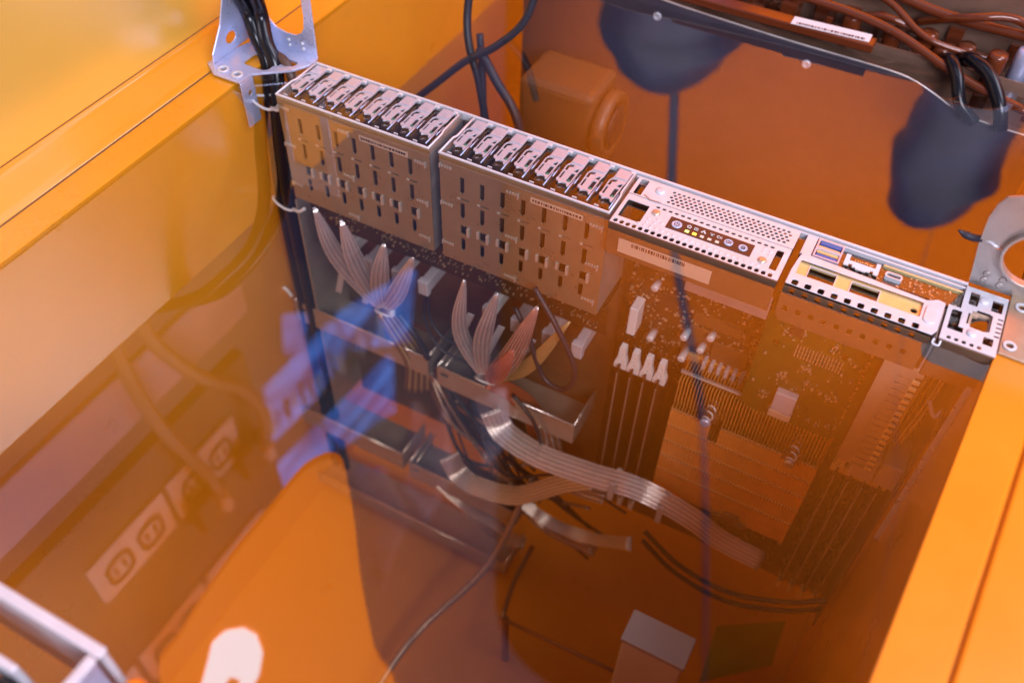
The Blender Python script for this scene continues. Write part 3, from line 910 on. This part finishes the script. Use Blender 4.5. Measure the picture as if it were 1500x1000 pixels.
# ------------------------------------------------------------------ silver ribbon cables
def ribbon(name, path, width, label, cat='cable', group=None, mats=('wire',), nw=12, r=0.42, side=None, parent=None, arch=0.25):
    """parallel fine wires following PATH (mm); width(t) is the ribbon's breadth along it"""
    P = spline(path, 7)
    view = Vector((362, -380, 343))
    L = len(P) - 1
    ob = MB()
    for j in range(nw):
        q = j / (nw - 1) * 2 - 1
        ob.cm = j % len(mats)
        line = []
        for i, p in enumerate(P):
            t = (P[min(i + 1, L)] - P[max(i - 1, 0)]).normalized()
            vd = (view - p).normalized()
            sdv = (Vector(side) if side else t.cross(vd)).normalized()
            wd = width(i / L) * 0.5
            n = t.cross(sdv).normalized()
            line.append(p + sdv * (q * wd) + n * ((q * q - 1) * wd * arch))
        ob.tube([tuple(x) for x in line], r, 5, 0)
    o = ob.build(name, list(mats), parent, origin=None if parent else path[0])
    if parent is None:
        tag(o, label, cat, group)
    return o


def petal(tie, mid, tip, wmax, label, grp, mats=('wire', 'wire', 'wire', 'wire_dark', 'wire')):
    return ribbon('ribbon_cable', [tie, mid, tip], lambda t: 4.2 * (1 - t) ** 2 + wmax * 1.45 * (sin(pi * min(1, t * 0.98)) ** 0.8) + 0.25, label, 'ribbon cable', grp, mats, 21, 0.27)


T1 = (70, -6, -158)
g1 = 'silver ribbon ends fanned out from the left tie'
petal(T1, (38, -10, -116), (24, -10, -76), 7.5, 'leftmost silver ribbon end, tallest of the left fan', g1)
petal(T1, (57, -13, -112), (46, -10, -78), 8, 'broad upright silver ribbon end, second in the left fan', g1)
petal(T1, (76, -14, -118), (80, -10, -84), 8, 'curled silver ribbon end, third in the left fan', g1)
petal(T1, (88, -12, -126), (103, -10, -86), 8, 'silver ribbon end leaning right, last of the left fan', g1)
T2 = (155, -6, -186)
g2 = 'silver ribbon ends fanned out from the right tie'
petal(T2, (138, -10, -140), (141, -8, -90), 6.5, 'slender upright silver ribbon end, tallest of the right fan', g2)
petal(T2, (157, -12, -138), (166, -8, -90), 7.5, 'pale silver ribbon end, second in the right fan', g2)
petal(T2, (178, -13, -146), (195, -8, -88), 9.5, 'wide silver ribbon end with red strands, third in the right fan', g2, ('wire', 'wire_red', 'wire'))
petal(T2, (190, -10, -150), (218, -8, -90), 6, 'thin orange brown ribbon end, lowest of the right fan', g2, ('wire_brown', 'gold'))
petal(T2, (172, -16, -160), (182, -14, -132), 8, 'short red ribbon at the foot of the right fan', g2, ('wire_red', 'wire_red', 'wire'))

for T, lab in ((T1, 'white cable tie looped round the foot of the left ribbon fan'), (T2, 'white cable tie round the red foot of the right ribbon fan')):
    t = thing('cable_tie', T, lab, 'cable tie', 'white cable ties on ribbon cables')
    MB().tube([(T[0] + 7.2 * cos(a), T[1] - 3.5 * sin(a), T[2] - 3 + 2.5 * sin(a * 1.0)) for a in [2 * pi * i / 18 for i in range(19)]], 0.9, 7, 0).build('tie_loop', 'white', t)
    MB().box(T[0] + 6.5, T[0] + 10, T[1] - 3, T[1] + 1, T[2] - 1, T[2] + 4).build('tie_head', 'white', t, bevel=0.6)

w_ = lambda a, b: (lambda t: a + (b - a) * t)
ribbon('ribbon_cable', [(70, -5, -160), (78, 2, -190), (88, 6, -220), (84, 10, -262)], w_(12, 22), 'brown wire strands hanging below the left fan', 'ribbon cable', None, ('wire_brown', 'wire_brown', 'gold'), 14, 0.6)
ribbon('ribbon_cable', [(158, -5, -190), (176, 4, -206), (190, 8, -226), (198, 10, -262)], w_(10, 18), 'red brown wires hanging below the right fan', 'ribbon cable', None, ('wire_red', 'wire_brown'), 12, 0.6)
gl = 'long silver ribbons sweeping under the trays'
ribbon('ribbon_cable', [(160, -2, -226), (174, -8, -240), (206, -12, -243), (246, -12, -238), (286, -10, -232), (324, -6, -244), (352, -2, -262), (384, 2, -272)], lambda t: 19 - 5 * t, 'longest silver ribbon cable sweeping right past the heat sink', 'ribbon cable', gl, ('wire', 'wire', 'wire', 'wire_dark', 'wire'), 27, 0.36)
ribbon('ribbon_cable', [(122, -8, -308), (134, -12, -322), (154, -14, -324), (190, -14, -310), (226, -12, -268), (250, -12, -244)], lambda t: 17 - 3 * t, 'silver ribbon cable bowing low before joining the longest one', 'ribbon cable', gl, ('wire', 'wire', 'wire', 'wire_dark'), 24, 0.36)
ribbon('ribbon_cable', [(176, -4, -318), (200, -8, -330), (224, -8, -338), (256, -8, -332), (290, -8, -312)], lambda t: 8 + 2 * t, 'narrow silver ribbon ending under the heat sink', 'ribbon cable', gl, ('wire', 'wire_dark', 'wire'), 15, 0.34)
ribbon('ribbon_cable', [(110, -10, -352), (136, -12, -366), (160, -12, -372), (184, -12, -378)], lambda t: 8, 'short dim silver ribbon on the lower middle tray', 'ribbon cable', gl, ('wire', 'wire_brown'), 9, 0.55)
for x, lab in ((268, 'clear band round the longest ribbon, left of two'), (306, 'clear band round the longest ribbon, right of two')):
    z = -236 if x < 290 else -238
    bnd = MB()
    bnd.box(x - 2, x + 2, -19, -17.6, z - 11, z + 9).box(x - 2, x + 2, -4.4, -3.2, z - 11, z + 9)
    tag(bnd.build('cable_band', 'lavplast', origin=(x, -11, z)), lab, 'band', 'bands round the ribbon cables')

# tangle of loose wires and clear sleeves under the trays
gt = 'brown wires tangled under the trays'
for i in range(16):
    x0, x1 = random.uniform(70, 130), random.uniform(170, 290)
    za, zb_ = random.uniform(-270, -215), random.uniform(-420, -290)
    pts = [(x0, random.uniform(4, 26), za), (x0 + (x1 - x0) * .3, random.uniform(-8, 24), za + (zb_ - za) * .2 - random.uniform(0, 40)), (x0 + (x1 - x0) * .65, random.uniform(-6, 28), za + (zb_ - za) * .6 - random.uniform(-10, 50)), (x1, random.uniform(0, 30), zb_)]
    o = MB().tube(pts, random.choice((0.9, 1.2, 1.6)), 7, 8).build('loose_wire', random.choice(('wire_brown', 'black_soft', 'black_soft', 'wire_dark')), None, origin=pts[0])
    tag(o, 'thin loose wire tangled among others under the steel trays', 'wire', gt)
for i, (pts, lab) in enumerate((
        ([(150, 8, -300), (176, 2, -326), (214, -4, -352), (262, -6, -352)], 'dim ribbon cable curving low beneath the short silver one'),
        ([(120, 8, -380), (142, 0, -396), (168, -4, -404), (196, -4, -400)], 'lowest dim ribbon cable lying over the deepest tray'),
        ([(204, 4, -222), (216, -2, -250), (236, -8, -268), (262, -10, -262)], 'dim ribbon cable tucked under the right upper tray'))):
    ribbon('ribbon_cable', pts, lambda t: 13 - 3 * t, lab, 'ribbon cable', None, ('wire_dark', 'wire', 'wire_brown'), 10, 0.5)
for i, x in enumerate((34, 58, 82, 140, 164, 188)):
    o = MB().quadbox((x, -3, -128), (x + 5, -3, -128), (x - 10, 3, -172), (x - 15, 3, -172), (0, 1.2, 0)).build('cable_sleeve', 'lavplast', None, origin=(x, -3, -150))
    tag(o, ['first', 'second', 'third', 'fourth', 'fifth', 'sixth'][i] + ' slanting grey sleeve from the left behind the ribbon fans', 'sleeve', 'grey sleeves behind the ribbon fans')

# thin dark wires inside the server
def cable(name, pts, r, m, label, cat='cable', group=None, n=9):
    o = MB().tube(pts, r, n, 8).build(name, m, None, origin=pts[0])
    return tag(o, label, cat, group)


cable('thin_cable', [(100, 10, -128), (104, 4, -158), (118, 2, -172), (140, 4, -170), (160, 6, -150)], 1.3, 'black_soft', 'thin dark cable looping between the two ribbon fans')
cable('thin_cable', [(98, 12, -126), (100, 3, -162), (116, 0, -184), (142, 4, -190), (170, 8, -196)], 1.2, 'black_soft', 'second thin dark cable hanging under the first loop')
cable('thin_cable', [(80, -2, -160), (96, -4, -176), (104, -2, -198)], 2.6, 'black_soft', 'short thick dark cable leaving the left tie')
cable('thin_cable', [(176, 0, -200), (196, -4, -216), (204, -4, -244), (196, 0, -262)], 1.5, 'black_soft', 'dark cable curling inside the right upper tray')
for i, (dz, lab) in enumerate(((0, 'upper dark cable curving low across the tank right of the ribbons'), (-14, 'lower dark cable curving low across the tank right of the ribbons'))):
    cable('thin_cable', [(296, 0, -300 + dz), (330, -4, -318 + dz), (372, -6, -320 + dz), (412, -4, -300 + dz), (436, 0, -280 + dz)], 2.0, 'black_soft', lab)

# dark elbow cable that loops over the cage to the connector
cable('loop_cable', [(192, -8, -72), (214, -14, -96), (228, -16, -124), (222, -14, -150), (205, -12, -150), (190, -8, -120), (176, -2, -104)], 1.9, 'black_soft', 'dark cable loop hanging in front of the right drive cage')

# ------------------------------------------------------------------ power cables at the left ear
gp_ = 'black power cables at the left ear'
cable('power_cable', [(-175, -150, 140), (-125, -100, 172), (-72, -62, 166), (-48, -40, 147), (-34, -18, 125), (-31, 0, 95), (-42, 20, 60), (-44, 34, 30), (-36, 30, 14), (-27, 26, 0), (-23, 18, -24), (-18, 8, -60), (-17, 4, -100), (-18, 4, -200), (-20, 6, -440)], 4.7, 'black', 'left thick black power cable dropping past the left ear', 'power cable', gp_, 14)
cable('power_cable', [(-175, -130, 140), (-122, -86, 176), (-66, -48, 172), (-40, -28, 148), (-26, -8, 122), (-23, 13, 92), (-30, 26, 60), (-36, 38, 30), (-28, 30, 13), (-19, 25, 0), (-14, 15, -24), (-11, 7, -58), (-10, 3, -100), (-9, 3, -200), (-10, 6, -440)], 4.9, 'black', 'right thick black power cable bent beside the left ear', 'power cable', gp_, 14)
cable('power_cable', [(-24, 30, 6), (-12, 28, 2), (-4, 22, -14), (-4, 16, -40), (-8, 10, -80)], 3.2, 'cordbrown', 'brownish cable curving off beside the first drive', 'power cable', gp_, 12)
for z, x, y, lab in ((-17, -20, 10, 'white cable tie on the power cables just under the surface'), (-96, -13, 4, 'white cable tie on the power cables deeper down')):
    t = thing('cable_tie', (x, y, z), lab, 'cable tie')
    MB().tube([(x + 11 * cos(a), y + 7 * sin(a), z + 2 * sin(2 * a)) for a in [2 * pi * i / 20 for i in range(21)]], 1.0, 7, 0).build('tie_loop', 'white', t)
    MB().tube([(x + 8, y - 4, z - 1), (x + 15, y - 6, z + 1), (x + 20, y - 5, z + 5)], 1.3, 7, 5).build('tie_tail', 'white', t)

# ------------------------------------------------------------------ neighbouring server behind
nb = thing('neighbor_server', (280, 240, -200), 'second server behind, dark cover sheet with dimples facing the first one', 'server')
top = [(60, -1.5), (140, 6), (186, 3), (263, 0), (330, -1), (352, -3), (370, -9), (388, -16), (410, -19), (445, -20)]
MB().plate('y', [(60, -330)] + top + [(445, -330)][::1] if False else [(445, -330), (60, -330)] + top, [], 228, 229.2).build('cover_sheet', 'cover', nb)
edge = MB().tube([(x, 228.4, z + 0.3) for x, z in top], 0.8, 6, 4).build('cover_edge', 'zinc_dull', nb)
for x, z in ((170, -9), (283, -13), (394, -17.5)):
    MB().lathe('y', (x, 228, z), [(3.4, 0), (3.0, -1.2), (1.9, -1.5), (1.2, -0.5)], 18).build('dimple', 'zinc', nb)
MB().box(60, 445, 252, 253.4, -330, 2).build('back_sheet', 'tan_dark', nb)
MB().plate('z', [(150, 229.6), (440, 229.6), (440, 251.8), (150, 251.8)], [], -30, -29).build('tray_sheet', 'tan_dark', nb)
MB().box(180, 322, 233, 245, 4, 10).build('label_bar', 'amberhose', nb, bevel=0.8)
MB().plate('z', [(264.4, 232.6), (318, 236.0), (318, 246.4), (264.4, 243.0)], [], 10.2, 10.6).build('barcode_label', 'paper', nb)
ink = MB()
x = 268.0
while x < 314:
    wd = random.choice((0.5, 0.9, 1.6))
    yy = 233.6 + (x - 264.4) * 0.063
    ink.box(x, x + wd, yy, yy + 2.6, 10.62, 10.75)
    x += wd + random.choice((0.5, 0.9))
ink.build('barcode', 'ink', nb)
MB().box(60, 445, 300, 301.5, -200, 40).build('rear_sheet', 'tan_dark', nb)
sm_ = MB()
for i in range(110):
    x, y = random.uniform(170, 440), random.uniform(256, 298)
    a = random.uniform(2, 12)
    sm_.box(x, x + a, y, y + a * 0.6, -20, random.uniform(-12, 6))
sm_.build('inner_components', 'amberhose', nb)['kind'] = 'stuff'
for i, (x, y, h) in enumerate(((364, 266, 8), (378, 272, 10), (398, 256, 18), (414, 262, 22), (352, 272, 12), (330, 266, 10), (430, 258, 14), (300, 268, 12))):
    MB().lathe('z', (x, y, -24), [(6.4, 0), (6.4, 20 + h), (5.6, 22 + h), (2, 22 + h)], 20).build('canister', 'amberhose' if i != 3 else 'steel_blue', nb)
gh = 'amber hoses in the server behind'
cable('amber_hose', [(190, 262, 10), (250, 262, 16), (320, 256, 14), (380, 240, 2), (430, 232, -6)], 3.0, 'amberhose', 'long amber hose running along the server behind', 'hose', gh)
cable('amber_hose', [(230, 290, 20), (300, 284, 26), (360, 280, 20), (450, 276, 22)], 3.6, 'amberhose', 'thick amber hose at the far edge of the server behind', 'hose', gh)
cable('amber_hose', [(300, 275, 6), (322, 268, 14), (344, 272, 8), (352, 282, 0)], 2.6, 'amberhose', 'short bent amber hose between canisters', 'hose', gh)
cable('amber_hose', [(210, 276, 4), (262, 270, 18), (312, 278, 22), (352, 262, 10), (400, 270, 2)], 2.4, 'amberhose', 'thin amber hose woven between the two longer ones', 'hose', gh)
cable('amber_hose', [(340, 292, 4), (372, 272, 26), (404, 276, 30), (440, 262, 10)], 2.8, 'amberhose', 'arched amber hose over the grey canister', 'hose', gh)
gb = 'black cables in the server behind'
cable('black_cable', [(366, 262, -2), (371, 246, 8), (379, 234, 4), (387, 225, -8), (400, 224, -18)], 4.2, 'black', 'left black cable bending over the cover edge of the server behind', 'cable', gb, 12)
cable('black_cable', [(376, 266, 0), (384, 250, 10), (397, 240, 8), (410, 229, -4), (417, 224, -18)], 4.6, 'black', 'right black cable bending over the cover edge of the server behind', 'cable', gb, 12)

# cables hanging between the two servers
gc = 'dark cables sagging between the two servers'
cable('data_cable', [(60, 150, 40), (60, 140, 4), (66, 132, -16), (76, 128, -40), (88, 122, -90), (96, 116, -150)], 3.0, 'black_soft', 'dark cable diving steeply behind the left drive cage', 'cable', gc)
cable('data_cable', [(112, 150, 50), (106, 140, 14), (88, 132, -8), (66, 126, -24), (44, 118, -46), (20, 110, -70)], 2.8, 'black_soft', 'dark cable crossing down to the left behind the drive cage', 'cable', gc)
cable('data_cable', [(74, 132, -14), (92, 124, -30), (112, 118, -50), (124, 112, -90), (128, 106, -150)], 3.4, 'black_soft', 'dark cable curving right behind the drive cages', 'cable', gc)
cable('data_cable', [(70, 140, -8), (78, 130, -40), (84, 120, -84), (88, 112, -140)], 2.6, 'black_soft', 'thin dark cable sinking between the servers', 'cable', gc)
fan = thing('round_fan', (150, 170, -90), 'blurred grey round fan deep behind the drive cages', 'fan')
MB().lathe('x', (158, 172, -72), [(26, 0), (27, 4), (26, 10), (19, 10), (18, 4)], 28).build('fan_ring', 'chip_brown', fan)
MB().lathe('x', (158, 172, -72), [(17, 10.2), (15, 11.5), (4, 12)], 24).build('fan_hub', 'chip', fan)
MB().box(96, 157, 150, 198, -110, -40).build('fan_box', 'chip_brown', fan, bevel=6, bseg=3)

# ------------------------------------------------------------------ things on the tank floor
fb = thing('white_box', (340, -101, -466), 'blurred pale white box standing upright on the tank floor', 'box')
MB().box(319, 362, -112, -90, -466, -253).build('box_body', 'white', fb, bevel=2, bseg=2)
MB().box(319 - 1, 362 + 1, -112 - 1, -90 + 1, -252, -247).build('box_lid', 'lavplast', fb, bevel=1, bseg=2)
MB().quadbox((378, -30, -440), (428, 10, -430), (424, 36, -400), (374, 8, -408), (0, 1, 1)).build('yellow_film', 'film', origin=(400, 0, -420))
tag(bpy.data.objects['yellow_film'], 'dull yellow film sheet lying deep beside the white box', 'film')
st = thing('wire_stand', (285, -70, -420), 'thin bent wire stand resting deep in the tank below the ribbons', 'wire stand')
MB().tube([(211, -76, -400), (286, -73, -400), (360, -70, -400)], 1.6, 7, 0).build('front_bar', 'wire_brown', st)
MB().tube([(211, -76, -400), (204, -40, -402), (203, -3, -400)], 2.2, 7, 5).build('side_bar', 'wire_brown', st)
MB().tube([(214, -74, -401), (216, -78, -430), (218, -80, -466)], 3.2, 8, 4).build('frame_leg', 'wire_brown', st)
cable('floor_cable', [(196, 4, -300), (184, -50, -372), (154, -110, -410), (146, -160, -420), (150, -230, -430)], 2.8, 'wire_dark', 'grey cable trailing forward along the tank floor')
# ------------------------------------------------------------------ end frame of a nearer server, lower left corner
nf_ = thing('server_frame', (120, -345, -40), 'bright steel end frame of a nearer server with black wiring', 'server')
MB().box(60, 178, -328, -325.4, -40, 19.5).build('frame_rail', 'zinc', nf_, bevel=0.5)
MB().box(60, 179, -329.4, -325.0, 19.6, 20.6).build('rail_lip', 'zinc', nf_, bevel=0.4)
MB().box(175.6, 178.2, -420, -330.6, -60, 19.5).build('frame_side', 'steel_blue', nf_, bevel=0.4)
MB().box(174.6, 178.8, -420, -329.8, 19.7, 20.7).build('side_lip', 'zinc', nf_, bevel=0.4)
MB().box(60, 154, -347, -344, -10, 17).build('inner_rail', 'zinc', nf_, bevel=0.5)
MB().box(60, 175, -420, -348, -14, -12).build('inner_deck', 'chip', nf_)
MB().box(120, 148, -372, -354, -10, 10).build('white_plug', 'white', nf_, bevel=2, bseg=2)
for i in range(5):
    MB().tube([(130 + i * 5, -352, -6), (152 + i * 4, -350 - i * 2, 6), (166 + i * 1.5, -362, 2), (168, -390, -4)], 1.8, 8, 6).build('coiled_wire', 'black', nf_)
er = thing('orange_clip', (186, -322, 4), 'small orange and white clip beside the nearer server frame', 'clip')
MB().lathe('z', (190, -330, -1), [(5, 0), (5, 6), (3.6, 8), (1.6, 8)], 18).build('clip_cap', 'orange_sign', er)
MB().box(194, 204, -338, -332, -1, 3).build('clip_tab', 'white', er, bevel=1)

# ------------------------------------------------------------------ things above the tank that show in the liquid's mirror
# wall board with duplex outlets, trunking, two plugged cords
ob = thing('outlet_board', (-250, -60, 300), 'grey wall board of white duplex outlets seen mirrored in the liquid', 'outlet board')
MB().box(-270, -254, -900, 125, 520, 1000).build('board', 'board_grey', ob)
MB().box(-262, -252, -900, 150, 392, 470).build('trunking', 'greywall', ob, bevel=4, bseg=2)
def outlet(y0, z0):
    o = MB().plate('x', rr(y0, z0, y0 + 118, z0 + 76, 4), [], -253.5, -249).build('outlet_plate', 'plate_white', ob, bevel=1, bseg=2)
    for dy in (34, 84):
        q = MB().plate('x', rr(y0 + dy - 19, z0 + 20, y0 + dy + 19, z0 + 62, 14, 5), [rr(y0 + dy - 15, z0 + 24, y0 + dy + 15, z0 + 58, 11, 5)], -248.9, -246).build('socket_ring', 'cordbrown', o)
    s = MB()
    for dy in (34, 84):
        s.box(-249, -246.5, y0 + dy - 8, y0 + dy - 5, z0 + 34, z0 + 48).box(-249, -246.5, y0 + dy + 5, y0 + dy + 8, z0 + 34, z0 + 48)
    s.build('socket_slots', 'ink', o)
for y0 in (-168, -42):
    outlet(y0, 588)
for y0 in (-300, -172, -44):
    outlet(y0, 806)
gcd = 'grey cords plugged into the outlet board'
for pts, lab in (([(-236, -37, 150), (-234, -37, 334), (-232, -37, 403), (-230, -27, 485), (-228, -5, 581), (-226, 7, 650)], 'straighter grey cord plugged into the wall outlets, mirrored in the liquid'),
                 ([(-236, -2, 150), (-234, -2, 329), (-232, 14, 402), (-230, 45, 471), (-228, 85, 531), (-226, 104, 601), (-226, 95, 650)], 'looping grey cord plugged into the wall outlets, mirrored in the liquid')):
    c = thing('plugged_cable', pts[0], lab, 'power cord', gcd)
    MB().tube(pts, 8.0, 10, 8).build('cord', 'cordgrey', c)
    e = Vector(pts[-1])
    MB().tube([tuple(e), tuple(e + Vector((0, 1, 36)))], 9, 12, 0).build('strain_relief', 'white', c)
    MB().box(e.x - 22, e.x - 2, e.y - 40, e.y + 14, e.z - 8, e.z + 52).build('plug', 'chip_brown', c, bevel=6, bseg=2)
# silhouettes beside the splash panel
for x, y, lab in ((-64, -60, 'bent amber hose along the splash panel, nearer the camera'), (-64, -30, 'bent amber hose along the splash panel, nearer the ear')):
    pass

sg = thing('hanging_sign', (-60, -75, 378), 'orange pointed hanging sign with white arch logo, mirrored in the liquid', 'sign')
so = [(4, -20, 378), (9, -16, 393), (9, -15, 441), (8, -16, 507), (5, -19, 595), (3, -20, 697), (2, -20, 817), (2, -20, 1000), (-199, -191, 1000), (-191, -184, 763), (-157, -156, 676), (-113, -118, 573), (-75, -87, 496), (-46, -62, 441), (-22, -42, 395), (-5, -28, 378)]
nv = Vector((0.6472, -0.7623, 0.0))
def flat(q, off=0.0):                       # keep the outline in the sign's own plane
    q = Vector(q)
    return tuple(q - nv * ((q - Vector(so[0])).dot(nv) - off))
MB().slab([flat(q) for q in spline(so + so[:1], 4)[:-1]], -nv * 8).build('sign_board', 'sign_added_glow', sg)
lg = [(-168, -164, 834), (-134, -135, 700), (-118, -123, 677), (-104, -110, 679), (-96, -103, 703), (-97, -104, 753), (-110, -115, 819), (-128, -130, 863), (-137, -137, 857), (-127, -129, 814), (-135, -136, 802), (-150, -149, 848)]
MB().slab([flat(q, 0.6) for q in lg], nv * 2).build('sign_logo', 'logo_added_glow', sg)

bn = thing('blue_display', (-700, 750, 900), 'glowing blue display panels mirrored deep in the liquid', 'display')
for pq in (((1147, 1470), (808, 1340), (840, 1500), (1085, 1710)), ((790, 1345), (530, 1325), (505, 1490), (690, 1510), (820, 1480)), ((983, 1924), (722, 1793), (690, 1640), (1000, 1690)), ((700, 1785), (460, 1740), (475, 1600), (670, 1630)), ((700, 1230), (640, 1180), (615, 1290), (665, 1325))):
    MB().plate('x', list(pq), [], -720, -700).build('display_panel', 'bluepanel', bn, bevel=3)
for i in range(16):
    y = 500 + i * 30
    MB().box(-699.6, -698, y, y + random.uniform(6, 20), 1380 + i * 6 + random.uniform(-20, 20), 1420 + i * 8 + random.uniform(0, 50)).build('display_glyph', 'chip' if i % 3 else 'paper', bn)

cl = thing('white_coat', (-450, 700, 900), 'white draped coat mirrored as a pale smear in the liquid', 'coat')
for pq in ([(-659, 1853), (-549, 1772), (-476, 1962), (-560, 2250), (-627, 2578), (-682, 2531), (-625, 2250), (-614, 2075), (-655, 1960)],
           [(-437, 1399), (-390, 1430), (-342, 1365), (-332, 1644), (-380, 1800), (-431, 1962), (-450, 1850), (-488, 1827), (-455, 1620)],
           [(-269, 1268), (-194, 1202), (-173, 1358), (-200, 1440), (-244, 1547), (-250, 1400)]):
    MB().plate('y', pq, [], 700, 725).build('coat_cloth', 'coat', cl, bevel=10, bseg=2)

gpd = 'black pendant lamps before the orange wall'
for cx, zt, w2, lab in ((10, 432, 100, 'black dome pendant lamp on a cord, left of two mirrored ones'), (424, 527, 70, 'black dome pendant lamp, right of two mirrored ones')):
    p_ = thing('pendant_lamp', (cx, 800, zt), lab, 'pendant lamp', gpd)
    prof = [(w2 * (0.96 + 0.05 * sin(k * 1.7)), -330 + k * 20) for k in range(13)] + [(w2 * 0.93, -66), (w2 * 0.86, -46), (w2 * 0.72, -24), (w2 * 0.5, -9), (w2 * 0.25, 0), (10, 3)]
    mb_ = MB().lathe('z', (cx, 800, zt), prof, 40)
    mb_.v = [(x + (5 * sin(z * 0.055 + x * 0.02) + 3 * sin(z * 0.13 + 1)) * min(1, (zt - z) / 40), y, z + 4 * sin(x * 0.05)) for x, y, z in mb_.v]
    mb_.build('lamp_shade', 'pendant', p_)
    MB().tube([(cx + 20, 800, zt - 6), (cx + 70, 800, zt + 300), (cx + 190, 800, zt + 680), (cx + 300, 800, zt + 1200), (cx + 430, 800, zt + 1900)], 8 if cx < 100 else 0.7, 8, 8).build('lamp_cord', 'pendant', p_)
